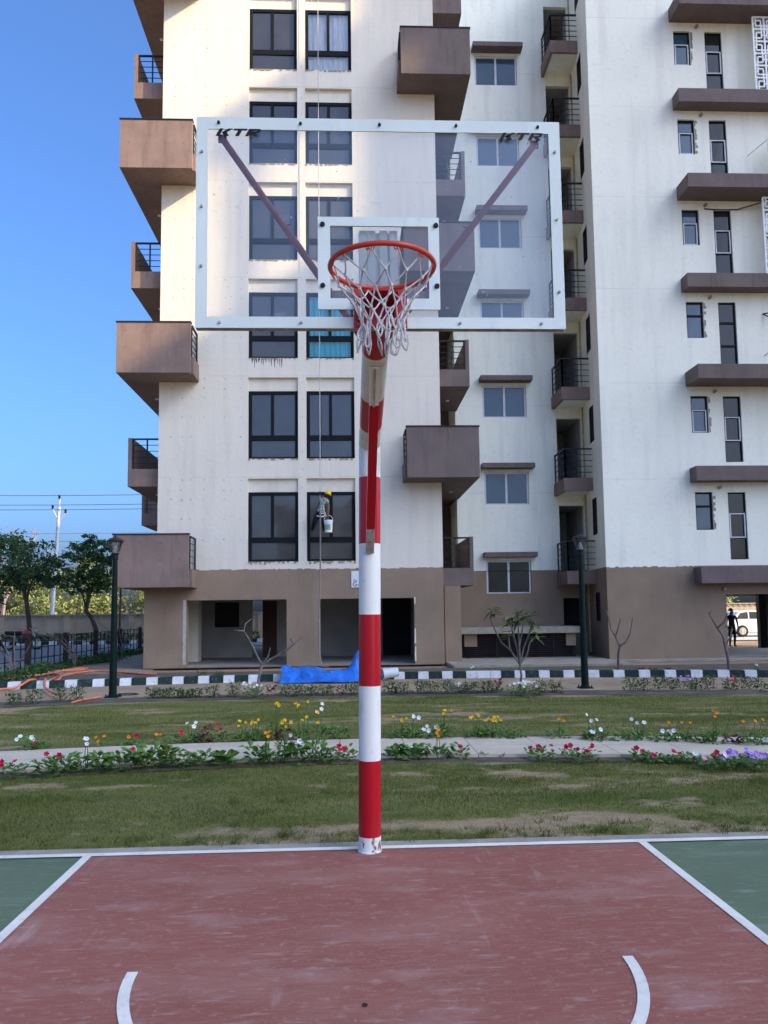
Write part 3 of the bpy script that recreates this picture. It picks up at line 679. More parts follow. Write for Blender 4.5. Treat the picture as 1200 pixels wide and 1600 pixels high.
def balcony_b(k, s, y0=23.2, y1=27.0, x0=-6.48, x1=-5.505):
    z = 2.27+PK*k; mb = MB()
    mbox(mb, s, x0, x1, y0, y0+.1, z, z+.52); mbox(mb, s, x0, x1, y0+.1, y1, z, z+.18); mbox(mb, s, x0, x1, y1-.1, y1, z+.18, z+.5)
    mbox(mb, s, x0, x0+.11, y0+.1, y1, z+.18, z+1.45); mbox(mb, s, x0, x0+.11, y0, y0+.1, z+.52, z+1.45)
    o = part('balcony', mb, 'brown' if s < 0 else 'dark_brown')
    a, b = mx(x0+.12, s), mx(x1, s)
    segs = [((a, y0+.05, 0), (b, y0+.05, 0))]
    if s < 0: railing(o, [((a, y1-.05, 0), (b, y1-.05, 0))], z+.52, z+1.42, post=(.03, .97))
    railing(o, segs, z+.52, z+1.42, post=(.03, .5, .97))
    q = MB(); q.lathe([(.05, -.03), (.06, 0)], (mx((x0+x1)/2, s), y0+1.6, z), 10); q.build('ceiling_light', 'lamp_cone', o)
for k in (0, 2, 4, 6): balcony_a(k, -1); balcony_b(k, 1, 23.2, 26.19, -6.46)
for k in (1, 3, 5): balcony_b(k, -1); balcony_a(k, 1)
balcony_b(1, -1, 33.5, 35.9, -8.75, -5.505)
for k in FL:
    z = 2.33+PK*k; mb = MB()
    mb.box(6.98, 8.02, 24.9, 25.0, z, z+.42); mb.box(6.98, 7.08, 25.0, 26.195, z, z+.42); mb.box(7.08, 8.02, 25.0, 26.195, z+.04, z+.2, 1)
    o = part('balcony', mb, ['brown', 'cool_wall'])
    railing(o, [((7.03, 24.95, 0), (7.98, 24.95, 0)), ((7.03, 24.95, 0), (7.03, 26.15, 0))], z+.42, z+1.38, post=(0, .4, .98))
# canopy slabs and white screens of the right block
PR = {0: .47, 1: .47, 2: .91, 3: .48, 4: .85, 5: .48, 6: .82}
for k in FL:
    z = (2.34 if k else 2.25)+PK*k; p = PR[k]; mb = MB()
    mb.box(10.49, 17, YG-p, YG-.002, z, z+(.44 if k else .50))
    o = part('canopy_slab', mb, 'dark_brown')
    mb = MB(); mb.lathe([(.05, -.10), (.05, .0)], (11.38, YG, z-.16), 8, axis='y'); part('pipe_stub', mb, 'concrete')
def screen(x0, x1, z0, z1, y):
    mb = MB(); cw, ch = .36, .42; nx = int((x1-x0)/cw); nz = max(2, int(round((z1-z0)/ch))); ch = (z1-z0)/nz; t = .05
    for i in range(nx+1): mb.box(x0+i*cw-t/2, x0+i*cw+t/2, y, y+.04, z0, z1)
    for j in range(nz+1): mb.box(x0, x0+nx*cw, y+.002, y+.042, z0+j*ch-t/2, z0+j*ch+t/2)
    for i in range(nx):
        for j in range(nz):
            a, c = x0+i*cw, z0+j*ch; fl = (i+j) % 2; u = lambda f: a+(f if fl else 1-f)*cw
            def hb(f0, f1, h): q = sorted((u(f0), u(f1))); mb.box(q[0], q[1], y+.004, y+.036, c+h*ch-.021, c+h*ch+.021)
            def vb(f, h0, h1): mb.box(u(f)-.021, u(f)+.021, y+.006, y+.034, c+h0*ch, c+h1*ch)
            hb(.25, 1, .27); vb(.25, .27, 1); hb(.25, .72, .72); vb(.72, 0, .72); hb(0, .25, .5)
    return part('screen', mb, 'jali')
screen(13.02, 15.6, 17.84, 20.30, 23.02); screen(13.02, 15.6, 11.82, 14.28, 23.02)
screen(13.30, 15.6, 14.85, 16.28, 23.02)
mb = MB()
mb.tube([(12.85, YG, 15.9), (13.35, 23.05, 16.25)], .015, 6); mb.tube([(13.06, YG, 10.7), (13.35, 22.9, 10.6), (13.45, 22.9, 10.4)], .02, 6, 1)
mb.tube([(13.06, YG, 10.7), (13.4, 23.0, 10.25)], .018, 6, 1); mb.tube([(13.04, YG, 9.35), (13.5, 22.95, 9.75)], .02, 6)
mb.tube([(11.35, YG-.02, 14.12), (11.8, YG-.03, 14.09), (12.4, YG-.03, 14.1), (13.05, 23.2, 14.2)], .02, 6, 1)
part('bracket', mb, ['frame_white', 'rail'])
mb = MB(); mb.tube([(8.02, 26.08, .1), (8.02, 26.08, 24)], .035, 8)
for zz in np.arange(1.5, 22, 1.5): mb.lathe([(.05, -.03), (.05, .03)], (8.02, 26.08, zz), 8)
part('drainpipe', mb, 'yellow_pipe')
# low louvred enclosure in the recess
V = thing('vent_enclosure', 'low dark louvred vent with a grey concrete top slab in the recess of the building', 'vent', (5.2, 24.6, 0))
mb = MB(); mb.box(3.36, 7.24, 24.45, 26.15, .80, 1.0); mb.build('top_slab', 'concrete', V)
mb = MB()
for x0, x1 in ((3.58, 3.98), (6.80, 7.10)): mb.box(x0, x1, 24.62, 25.0, .40, .795)
mb.build('pier', 'tan', V)
mb = MB(); mb.box(3.50, 7.14, 24.78, 24.85, .05, .795, 0)
for j in range(11): mb.box(3.6, 7.05, 24.70, 24.775, .07+j*.066, .085+j*.066, 1)
for xx in (3.7, 4.6, 5.6, 6.4, 7.0): mb.box(xx, xx+.03, 24.69, 24.70, .05, .78, 1)
mb.build('louvre', ['dark', 'louvre'], V)
# ------------------------------------------------------------------ basketball hoop
HX = .156
H = thing('basketball_hoop', 'red and white striped basketball hoop with clear backboard, orange rim and white net', 'basketball hoop', (.125, 5.20, 0))
def hpart(name, mb, mats, parent=None, smooth=True):
    o = mb.build(name, mats, parent or H)
    if smooth: auto_smooth(o, 35)
    return o
def cyl_bands(mb, a, b, r, bands, n=28):
    a, b = Vector(a), Vector(b)
    for t0, t1, mi in bands: mb.tube([a.lerp(b, t0), a.lerp(b, t1)], r, n, mi, cap=True)
pole_b, pole_t = (.118, 5.20, -.01), (.146, 5.20, 2.735); L_ = 2.745
zb = [(-.01, .10, 2), (.10, .576, 1), (.576, 1.05, 0), (1.05, 1.512, 1), (1.512, 1.977, 0), (1.977, 2.42, 1), (2.42, 2.735, 0)]
mb = MB(); cyl_bands(mb, pole_b, pole_t, .072, [((a+.01)/L_, (b+.01)/L_, m) for a, b, m in zb])
mb.lathe([(.079, -.005), (.076, .012)], (.118, 5.20, .0), 24, 2)
hpart('pole', mb, ['pole_white', 'pole_red', 'pole_base'])
# forward arm, brace
A0, A1 = Vector((.145, 5.235, 2.640)), Vector((.150, 3.80, 2.972))
la = (A1-A0).length
mb = MB(); cyl_bands(mb, A0, A1, .071, [(0, .235, 0), (.235, .50, 1), (.50, .825, 0), (.825, 1, 1)], 28)
hpart('arm', mb, ['arm_white', 'pole_red'])
b0, b1 = Vector((.147, 4.10, 2.835)), Vector((.137, 5.125, 1.925))
def bl(t): return b0.lerp(b1, t)
mb = MB()
for t0, t1, mi in ((0, .17, 0), (.17, .845, 1), (.845, 1, 2)): mb.bar(bl(t0), bl(t1), .052, .05, mi)
mb.bar(bl(0)+Vector((0, -.012, -.02)), bl(.17)+Vector((0, -.012, -.02)), .012, .02, 2)
hpart('brace', mb, ['arm_white', 'pole_red', 'bare'], smooth=False)
# backboard: acrylic pane with white bars
bx0, bx1, bz0, bz1, by = -.728, 1.070, 2.895, 3.960, 3.70
mb = MB(); mb.box(bx0+.02, bx1-.02, by+.006, by+.018, bz0+.02, bz1-.02)
BB = hpart('backboard', mb, 'glass_board', smooth=False)
fw2 = .056; mb = MB()
mb.box(bx0, bx1, by, by+.0055, bz1-fw2-.006, bz1); mb.box(bx0, bx1, by, by+.0055, bz0, bz0+fw2)
mb.box(bx0, bx0+fw2, by, by+.0055, bz0+fw2, bz1-fw2-.006); mb.box(bx1-fw2, bx1, by, by+.0055, bz0+fw2, bz1-fw2-.006)
for a in ((bx0, bx1, bz1-.028, bz1-.001), (bx0, bx1, bz0+.001, bz0+.026)): mb.box(a[0]+.002, a[1]-.002, by+.0185, by+.045, a[2], a[3], 1)
for a in ((bx0, bx0+.026), (bx1-.026, bx1)): mb.box(a[0]+.001, a[1]-.001, by+.0185, by+.044, bz0+.027, bz1-.029, 1)
hpart('frame', mb, ['frame_paint', 'bare'], BB, False)
tx0, tx1, tz0, tz1 = -.138, .455, 2.988, 3.453; tw = .060; mb = MB()
mb.box(tx0, tx1, by-.004, by+.0058, tz1-.045, tz1); mb.box(tx0, tx1, by-.004, by+.0058, tz0, tz0+.055)
mb.box(tx0, tx0+tw, by-.004, by+.0058, tz0+.055, tz1-.045); mb.box(tx1-.053, tx1, by-.004, by+.0058, tz0+.055, tz1-.045)
hpart('target_square', mb, 'frame_paint', BB, False)
spots = [(-.115, 3.413, .011), (.440, 3.412, .011), (-.115, 3.105, .011), (.440, 3.105, .011)]
spots += [(x, bz1-.030, .0065) for x in (-.62, -.22, .17, .55, .96)] + [(x, bz0+.026, .006) for x in (-.61, -.22, .55, .95)]
spots += [(bx0+.028, z, .006) for z in (3.2, 3.5, 3.78)] + [(bx1-.028, z, .006) for z in (3.08, 3.45, 3.80)]
for i, (x, z, r) in enumerate(spots):
    mb = MB(); mb.lathe([(r, -.010), (r*1.15, -.004), (r*1.15, .0)], (x, by-(.0045 if i < 4 else .0005), z), 12, axis='y')
    hpart('bolt', mb, 'bolt' if i < 9 else 'bare', BB)
def text_mesh(name, body, mat, size, loc, parent, shear=0, sx_=1.0, depth=.0015, rot=(math.pi/2, 0, 0), bold=0, clip=None):
    cu = bpy.data.curves.new(name, 'FONT'); cu.body = body; cu.size = size; cu.shear = shear; cu.extrude = depth; cu.offset = bold
    cu.align_x = 'LEFT'; tmp = bpy.data.objects.new(name+'_tmp', cu); C.objects.link(tmp)
    dg = bpy.context.evaluated_depsgraph_get(); me = bpy.data.meshes.new_from_object(tmp.evaluated_get(dg))
    bpy.data.objects.remove(tmp); bpy.data.curves.remove(cu)
    me.name = name; me.transform(Matrix.Diagonal((sx_, 1, 1, 1)))
    me.transform(Matrix.Translation(Vector(loc)-root_loc(parent)) @ Matrix.Rotation(rot[0], 4, 'X'))
    me.materials.clear(); me.materials.append(MT[mat])
    o = bpy.data.objects.new(name, me); C.objects.link(o); o.parent = parent
    return o
def bold_letters(x0, z0, w, h, sl):
    mb = MB(); y0, y1 = by-.0022, by-.0004
    P = lambda u, v: (x0+u*w+sl*v*h, z0+v*h)
    def quad(*uv):
        q = [P(u, v) for u, v in uv]; n = len(q)
        mb.add([(x, y0, z) for x, z in q]+[(x, y1, z) for x, z in q], [tuple(range(n)), tuple(range(2*n-1, n-1, -1))]+[(k, n+k, n+(k+1) % n, (k+1) % n) for k in range(n)])
    quad((0, 0), (.085, 0), (.085, 1), (0, 1)); quad((.09, .46), (.19, .40), (.31, 1), (.21, 1)); quad((.10, .52), (.19, .62), (.32, 0), (.20, 0))          # K
    quad((.35, .76), (.66, .76), (.66, 1), (.35, 1)); quad((.46, 0), (.55, 0), (.55, .755), (.46, .755))                                              # T
    quad((.70, 0), (.785, 0), (.785, 1), (.70, 1)); quad((.79, .78), (.95, .78), (.99, .90), (.95, 1), (.79, 1)); quad((.91, .60), (.99, .62), (.995, .88), (.92, .775))
    quad((.79, .40), (.95, .40), (.985, .60), (.79, .585)); quad((.82, .395), (.91, .395), (1.02, 0), (.91, 0))                                        # R
    hpart('lettering', mb, 'letter', BB, False)
bold_letters(-.635, 3.862, .205, .038, .55); bold_letters(.765, 3.862, .205, .038, .55)
# bearers behind the glass
mb = MB(); mb.box(-.075, .405, by+.05, by+.09, 3.052, 3.104, 2)
for x in (.065, .105, .165, .215): mb.box(x, x+.038, by+.047, by+.075, 3.106, 3.41, 0)
mb.box(.062, .256, by+.0755, by+.085, 3.106, 3.412, 0)
hpart('mounting_plate', mb, ['plate_white', 'strut', 'pink_steel'], None, False)
mb = MB(); mb.box(.10, .20, by+.047, by+.30, 2.95, 3.05, 0); hpart('mounting_block', mb, 'strut', None, False)
# rim, hooks, bracket, net
RX, RY, RZ, RR = HX, 3.325, 3.032, .2275
mb = MB(); mb.tube([(RX+RR*math.cos(a), RY+RR*math.sin(a), RZ) for a in np.linspace(0, 2*math.pi, 64, endpoint=False)], .0112, 12, closed=True)
RIM = hpart('rim', mb, 'rim')
mb = MB()
mb.box(.034, .291, by-.016, by-.005, 2.893, 3.092)
mb.hexa([(.075, RY+RR-.012, RZ-.014), (.235, RY+RR-.012, RZ-.014), (.262, by-.016, RZ-.014), (.05, by-.016, RZ-.014), (.075, RY+RR-.012, RZ-.006), (.235, RY+RR-.012, RZ-.006), (.262, by-.016, RZ-.006), (.05, by-.016, RZ-.006)])
for x in (.075, .228):
    mb.add([(x, RY+RR, RZ-.016), (x+.009, RY+RR, RZ-.016), (x+.009, by-.016, RZ-.016), (x, by-.016, RZ-.016), (x, by-.016, 2.90), (x+.009, by-.016, 2.90)],
           [(0, 1, 2, 3), (0, 4, 5, 1), (0, 3, 4), (1, 5, 2), (3, 2, 5, 4)])
mb.box(.05, .27, by-.028, by-.0165, 2.897, 2.912)
hpart('bracket', mb, 'bracket', RIM, False)
for x, z in ((.06, 2.93), (.265, 2.93)):
    mb = MB(); mb.lathe([(.009, -.012), (.009, 0)], (x, by-.016, z), 8, axis='y'); hpart('bracket_bolt', mb, 'bolt', RIM)
NH = 12; hk = [2*math.pi*(i+.5)/NH for i in range(NH)]
for a in hk:
    mb = MB(); pts = []
    for j in range(25):
        t = j/24; d = (t-.5)*.16
        pts.append((RX+(RR-.004)*math.cos(a+d), RY+(RR-.004)*math.sin(a+d), RZ-.012-.010*abs(math.sin(t*math.pi*3))))
    mb.tube(pts, .0028, 6); hpart('net_hook', mb, 'rim', RIM)
rn = random.Random(11)
zr = [RZ-.018, RZ-.080, RZ-.142, RZ-.205, RZ-.262]; rrn = [RR-.006, RR-.042, RR-.090, RR-.122, RR-.138]
def npt(r, i):                                              # knot i of row r
    st = .5 if r % 2 else 0
    a = 2*math.pi*(i+st+.5)/NH; jr = rn.uniform(-.006, .006)
    return Vector((RX+(rrn[r]+jr)*math.cos(a+rn.uniform(-.03, .03)), RY+(rrn[r]+jr)*math.sin(a), zr[r]+(0 if r == 0 else rn.uniform(-.008, .008))))
K = [[npt(r, i) for i in range(NH)] for r in range(5)]
mb = MB()
def cord(a, b, sag=.006):
    pts = []
    for t in (0, .25, .5, .75, 1):
        p = a.lerp(b, t); p.z -= sag*4*t*(1-t); q = Vector((p.x-RX, p.y-RY, 0)); pts.append(p-q.normalized()*sag*2*t*(1-t))
    mb.tube(pts, .0037, 6)
for r in range(4):
    for i in range(NH):
        j = (i-1) % NH if r % 2 == 0 else (i+1) % NH
        cord(K[r][i], K[r+1][i], .006-.001*r); cord(K[r][i], K[r+1][j], .006-.001*r)
for r in range(1, 5):
    for p in K[r]: mb.lathe([(.0055, -.008), (.0082, 0), (.0055, .008)], p, 6)
for i in list(range(NH))+[1, 4, 6, 9, 11]:                    # loose loops hanging at the bottom
    p = K[4][i]; ln = rn.uniform(.06, .125); w_ = rn.uniform(.010, .028); an = rn.uniform(0, math.pi); u = Vector((math.cos(an), math.sin(an)*.6, 0)); dr = Vector((rn.uniform(-.02, .02), rn.uniform(-.02, .02), 0))
    pts = []
    for j in range(19):
        t = j/18*2*math.pi; s = .5-.5*math.cos(t)
        pts.append(p+Vector((0, 0, -ln*s))+dr*s+u*(w_*math.sin(t)*(.35+.65*s))+Vector((.003*math.sin(t*3), 0, 0)))
    mb.tube(pts, .0042, 6)
hpart('net', mb, 'net')
# diagonal struts to the top corners
for a, b in (((-.610, by+.05, 3.880), (.085, 4.15, 3.000)), ((.955, by+.05, 3.872), (.212, 4.15, 3.000))):
    mb = MB(); mb.tube([a, b], .0165, 12); mid = Vector(a).lerp(Vector(b), .42)
    mb.tube([mid+Vector((0, -.01, .0)), Vector(b)], .0185, 12)
    mb.tube([mid+Vector((0, 0, .01)), mid+Vector((.035 if a[0] < 0 else -.035, 0, .015))], .005, 6)
    mb.bar(Vector(a)+Vector((0, .004, .02)), Vector(a)+Vector((0, .0, -.02)), .04, .012)
    hpart('strut', mb, 'strut')
# ------------------------------------------------------------------ buildings behind the viewer: they shade the place and show in the window glass
def block(name, label, x0, x1, y0, y1, h, faces, wall='white_wall', org=None):
    t = thing(name, label, 'building', ((x0+x1)/2, (y0+y1)/2, 0))
    mb = MB(); mb.box(x0, x1, y0, y1, -.2, h); mb.build('wall', wall, t)
    mb = MB()
    for f in faces:
        n = int(((x1-x0) if f in '+-' else (y1-y0))/4.2); k = int(h/3)
        for i in range(n):
            for j in range(k):
                z = .9+3*j
                if f == '+': c = x0+2.1+4.2*i; mb.box(c-.8, c+.8, y1-.02, y1+.02, z, z+1.4)
                if f == 'l': c = y0+2.1+4.2*i; mb.box(x0-.02, x0+.02, c-.8, c+.8, z, z+1.4)
    mb.build('windows', 'pane', t); return t
block('apartment_building', 'cream apartment building with dark windows standing opposite, behind the viewer', -9.2, 8, -58, -45, 14, '+')
TX = 62.0; TH = 8.95+(TX+5.52)/1.40
T = block('apartment_tower', 'tall apartment tower standing behind and to the right of the viewer', TX, 76, -40, -1.5, TH, 'l')
mb = MB(); mb.box(TX, TX+1.4, -15.1, -12.4, TH+5.0, TH+6.5)  # unseen raised slab, added to cast the shadow band on the facade
for y in (-15.0,): mb.box(TX+.5, TX+.9, y, y+.4, TH, TH+5.05)
mb.build('added_shadow_slab', 'concrete', T)
mb = MB(); mb.box(TX, TX+12, -12.4, -1.5, TH-.1, TH+11); mb.build('added_shade_block', 'white_wall', T)  # unseen rooftop block, added to keep sun off the right of the facade

# ------------------------------------------------------------------ street lamps
def lamp(x, y, label):
    t = thing('street_lamp', label, 'street lamp', (x, y, GZ), 'dark green garden lamp posts'); z = GZ
    mb = MB(); mb.tube([(x, y, z), (x, y, z+2.62)], [.074, .046], 20); mb.lathe([(.074, 0), (.10, .0), (.10, .03), (.078, .05)], (x, y, z), 20)
    mb.lathe([(.046, 0), (.06, .01), (.06, .07), (.05, .09)], (x, y, z+2.62), 20)
    auto_smooth(mb.build('post', 'lamp_green', t))
    mb = MB(); mb.box(x-.13, x+.13, y-.13, y+.13, z-.01, z+.018)
    for a in (-.1, .1):
        for b in (-.1, .1): mb.lathe([(.012, 0), (.012, .05)], (x+a, y+b, z+.01), 8)
    mb.build('base_plate', 'lamp_green', t)
    zt = z+2.71
    mb = MB(); mb.lathe([(.055, 0), (.075, .02), (.075, .035), (.05, .05)], (x, y, zt), 20); auto_smooth(mb.build('lamp_holder', 'rail', t))
    mb = MB(); n = 20
    pr = [(.068, .04), (.145, .27)]
    mb.add([(x+r*math.cos(2*math.pi*k/n), y+r*math.sin(2*math.pi*k/n), zt+h) for r, h in pr for k in range(n)], [(k, (k+1) % n, n+(k+1) % n, n+k) for k in range(n)])
    auto_smooth(mb.build('lamp_glass', 'lamp_glass', t))
    mb = MB(); mb.lathe([(.066, .045), (.050, .09), (.018, .17), (.006, .19)], (x, y, zt), 18); auto_smooth(mb.build('reflector_cone', 'lamp_cone', t))
    mb = MB(); mb.lathe([(.150, .262), (.172, .27), (.165, .285), (.09, .325), (.045, .345), (.02, .35), (.02, .375), (.006, .385)], (x, y, zt), 20); auto_smooth(mb.build('lamp_cap', 'rail', t))
    for k in range(4):
        a = math.pi/4+k*math.pi/2; mb = MB()
        mb.tube([(x+.07*math.cos(a), y+.07*math.sin(a), zt+.04), (x+.147*math.cos(a), y+.147*math.sin(a), zt+.27)], .006, 6); mb.build('cage_rod', 'rail', t)
    mb = MB(); mb.prism([(x-.36, y-.24), (x+.36, y-.26), (x+.38, y+.22), (x-.34, y+.26)], z-.06, z-.004); mb.build('footing', 'concrete', t)
    return t
lamp(-4.52, 15.42, 'dark green lamp post on the left, beside the orange hose and the corner balcony')
lamp(4.66, 15.62, 'dark green lamp post on the right, standing before the recess of the building')

# ------------------------------------------------------------------ bare saplings and trees
def sapling(name, label, y, segs, r0, leaves=None, tips=None, bark='bark', yj=.12, cat='tree', group='frangipani saplings in the strip before the building'):
    x0, z0 = segs[0][0]; t = thing(name, label, cat, (x0, y, GZ), group); rg = random.Random(int(abs(x0)*100))
    mb = MB(); ends = []; depth = {}
    for si, s in enumerate(segs):
        pts = []; yy = depth.get(s[0], y)
        for i, (x, z) in enumerate(s):
            if i: yy += rg.uniform(-yj, yj)
            pts.append(Vector((x, yy, z if si or i else GZ-.03))); depth[(x, z)] = yy
        if si == 0: R = [r0*1.15]+[r0*(1-.2*i/len(s)) for i in range(1, len(s))]
        else: R = [r0*.80*(1-.5*i/(len(s)-1)) for i in range(len(s))]
        mb.tube(pts, R, 8); ends.append(pts[-1])
    auto_smooth(mb.build('trunk', bark, t), 60)
    if leaves:
        c = []; nrm = []; sz = []; V_ = []; F_ = []; tone = []
        for e in ends[1:]:
            for j in range(leaves):
                d = Vector((rg.gauss(0, 1), rg.gauss(0, 1), rg.uniform(-.35, .9))).normalized(); ln = rg.uniform(.14, .27); w = ln*.17
                p0 = e+Vector((0, 0, rg.uniform(-.10, .06))); sd_ = d.cross(Vector((0, 0, 1)))
                sd_ = sd_.normalized()*w if sd_.length > .01 else Vector((w, 0, 0)); dz = Vector((0, 0, -.35*ln))
                b = len(V_); V_ += [p0, p0+d*ln*.45+sd_+dz*.15, p0+d*ln+dz, p0+d*ln*.45-sd_+dz*.15, p0+d*ln*.45+dz*.15-Vector((0, 0, w*.5))]
                F_ += [(b, b+1, b+4), (b+1, b+2, b+4), (b+2, b+3, b+4), (b+3, b, b+4)]; tone += [rg.random()]*5
        mb = MB(); mb.add(V_, F_); o = mb.build('foliage', 'leaf_frangi', t)
        at = o.data.attributes.new('tone', 'FLOAT', 'POINT'); at.data.foreach_set('value', np.array(tone, dtype=np.float32))
    return t
sapling('bare_sapling', 'leafless forked sapling in front of the open ground storey, left of the blue tarpaulin', 15.3, [
    [(-1.78, .05), (-1.75, .29), (-1.70, .53)], [(-1.70, .53), (-1.81, .70), (-1.89, .87), (-2.00, 1.05), (-2.08, 1.18), (-2.05, 1.32), (-1.96, 1.41)],
    [(-2.08, 1.18), (-2.16, 1.19), (-2.26, 1.20)], [(-1.70, .53), (-1.55, .63), (-1.34, .74), (-1.17, .85), (-.99, 1.00), (-.91, 1.07)],
    [(-1.17, .85), (-1.11, .95), (-1.15, 1.03)], [(-1.70, .53), (-1.58, .70), (-1.54, .86)]], .029)
sapling('frangipani_tree', 'leafy frangipani sapling with many upright stems before the dark louvred vent', 15.6, [
    [(3.36, .04), (3.36, .25), (3.35, .46)], [(3.35, .46), (3.24, .64), (3.16, .79), (3.13, 1.07)], [(3.35, .46), (3.32, .78), (3.27, 1.0), (3.26, 1.25)],
    [(3.35, .46), (3.36, .82), (3.35, 1.10), (3.34, 1.40)], [(3.35, .46), (3.45, .78), (3.53, 1.03), (3.64, 1.24)], [(3.35, .46), (3.51, .64), (3.56, .89), (3.73, 1.03)],
    [(3.36, .82), (3.44, 1.05), (3.50, 1.40)], [(3.32, .78), (3.22, 1.15), (3.18, 1.36)], [(3.53, 1.03), (3.60, 1.2), (3.56, 1.42)],
    [(3.35, .46), (3.19, .73), (3.01, .89), (2.88, 1.15), (2.79, 1.40), (2.85, 1.54)]], .025, leaves=15)
sapling('bare_sapling', 'thin leafless V-shaped sapling against the tan wall, just right of the right lamp post', 19.0, [
    [(6.49, .05), (6.50, .45), (6.52, .63)], [(6.52, .63), (6.42, .85), (6.33, 1.03), (6.25, 1.29), (6.21, 1.51)], [(6.52, .63), (6.64, .71), (6.76, .93), (6.81, 1.30)], [(6.42, .85), (6.49, 1.07), (6.53, 1.29)]], .030)
sapling('bare_sapling', 'leaning sapling with a few last leaves beside the passage on the right', 19.0, [
    [(9.24, .05), (9.22, .33), (9.15, .59)], [(9.15, .59), (9.05, .86), (8.92, 1.03), (8.77, 1.26), (8.71, 1.39)], [(8.92, 1.03), (9.04, 1.17), (9.10, 1.39)], [(9.15, .59), (9.27, .81), (9.35, 1.03)]], .034, leaves=2)
sapling('frangipani_tree', 'leafy sapling cut off by the right edge of the photo, before the passage', 18.0, [
    [(10.6, .0), (10.55, .5), (10.45, .8)], [(10.45, .8), (10.2, 1.0), (9.95, 1.15)], [(10.45, .8), (10.25, 1.25), (10.1, 1.45)], [(10.45, .8), (10.5, 1.2), (10.4, 1.6)]], .035, leaves=18)

def blobs(n, cen, rads, rg):
    """leaf positions clustered in clumps inside an ellipsoid crown"""
    k = max(14, n//70); cl = []
    while len(cl) < k:
        p = rg.uniform(-1, 1, 3)
        if .25 < np.linalg.norm(p) < 1: cl.append(p)
    cl = np.array(cl); idx = rg.integers(0, k, n); s = rg.uniform(.07, .21, k)
    p = cl[idx]+rg.normal(size=(n, 3))*s[idx][:, None]*np.array([1, 1, .75])
    return np.array(cen)+p*np.array(rads), idx, rg.uniform(0, .5, k)
def tree(name, label, loc, crowns, nleaf, lsize, mat, bark, trunk, seed, group=None, aspect=.45):
    t = thing(name, label, 'tree', loc, group); rg = np.random.default_rng(seed); mb = MB()
    for pts, R in trunk: mb.tube([Vector(p) for p in pts], R, 9)
    auto_smooth(mb.build('trunk', bark, t), 60)
    cs = []; tn = []
    tot = sum(c[1][0]*c[1][2] for c in crowns)
    for cen, rads in crowns:
        n = int(nleaf*rads[0]*rads[2]/tot); c, idx, tk = blobs(n, cen, rads, rg); cs.append(c); tn.append(np.clip(tk[idx]+rg.uniform(0, .55, n), 0, 1))
    c = np.concatenate(cs); n = len(c); nr = rg.normal(size=(n, 3))+np.array([0, 0, .6])
    leaf_mesh('crown', c, nr, rg.uniform(.6, 1.3, n)*lsize, aspect, np.concatenate(tn), mat, t, loc)
    return t
tree('dark_tree', 'dark green spreading tree at the far left, left of the leaning utility pole', (-15.0, 38, GZ),
     [((-15.6, 38, 4.0), (1.9, 1.7, 1.35)), ((-16.5, 38, 3.2), (1.1, 1.3, 1.1)), ((-14.6, 38.2, 3.5), (.9, 1.1, .9)), ((-15.9, 37.8, 4.8), (.9, .9, .5))], 6400, .10, 'leaf_tree', 'bark_dark',
     [([(-15.0, 38, 0), (-15.09, 38, 1.2), (-15.19, 38, 2.0), (-15.33, 38, 2.6)], [.13, .11, .10, .09]), ([(-15.33, 38, 2.6), (-15.6, 38.2, 3.1), (-16.1, 38.2, 3.8)], [.08, .06, .03]), ([(-15.24, 38, 2.3), (-15.0, 37.8, 2.95), (-14.7, 37.8, 3.7)], [.07, .05, .03]), ([(-15.33, 38, 2.6), (-15.3, 38.1, 3.3), (-15.5, 38.1, 4.4)], [.07, .05, .03])], 5, 'dark trees beside the road')
tree('dark_tree', 'dark green tree with a crooked trunk between the utility pole and the left lamp post', (-11.95, 38, GZ),
     [((-12.6, 38, 4.0), (1.15, 1.2, 1.0)), ((-11.7, 38.2, 3.6), (.9, 1.0, .9)), ((-12.0, 38, 4.9), (.8, .8, .55)), ((-12.9, 38, 3.1), (.75, .9, .6)), ((-12.2, 38, 2.7), (.7, .8, .4))], 5400, .095, 'leaf_tree', 'bark_dark',
     [([(-11.95, 38, 0), (-11.98, 38, .9), (-12.19, 38, 1.4), (-12.46, 38, 1.75), (-12.37, 38, 2.25), (-12.26, 38, 2.65)], [.12, .11, .10, .10, .085, .07]), ([(-12.26, 38, 2.65), (-12.56, 38.2, 3.1), (-12.9, 38.2, 3.7)], [.06, .05, .02]), ([(-12.26, 38, 2.65), (-12.07, 37.9, 3.2), (-11.9, 37.9, 4.6)], [.06, .05, .02]), ([(-12.46, 38, 1.75), (-12.54, 38, 2.15), (-12.75, 38, 3.0)], [.05, .04, .02])], 6, 'dark trees beside the road')
bgt = [(-31, 62, 4.8, 3.4, 'first from left'), (-26, 63, 4.3, 3.0, 'second from left'), (-21.5, 61, 4.6, 3.4, 'right behind the leaning utility pole'), (-17.3, 62, 4.4, 3.1, 'just left of the building'), (-13.2, 63, 4.5, 3.0, 'nearest the corner of the building')]
for i, (x, y, hc, rx, w) in enumerate(bgt):
    tree('light_green_tree', 'sunlit yellow green tree beyond the boundary wall, '+w, (x, y, GZ), [((x, y, hc*.62), (rx, 2.2, hc*.55)), ((x+.9, y-.6, hc*.95), (rx*.6, 1.6, hc*.36)), ((x-1.2, y-.8, hc*.5), (rx*.7, 1.5, hc*.4))], 4600, .15, 'leaf_light', 'bark',
         [([(x, y, 0), (x+.1, y, 1.4), (x-.1, y, 2.6)], [.16, .13, .08])], 20+i, 'sunlit trees beyond the boundary wall')
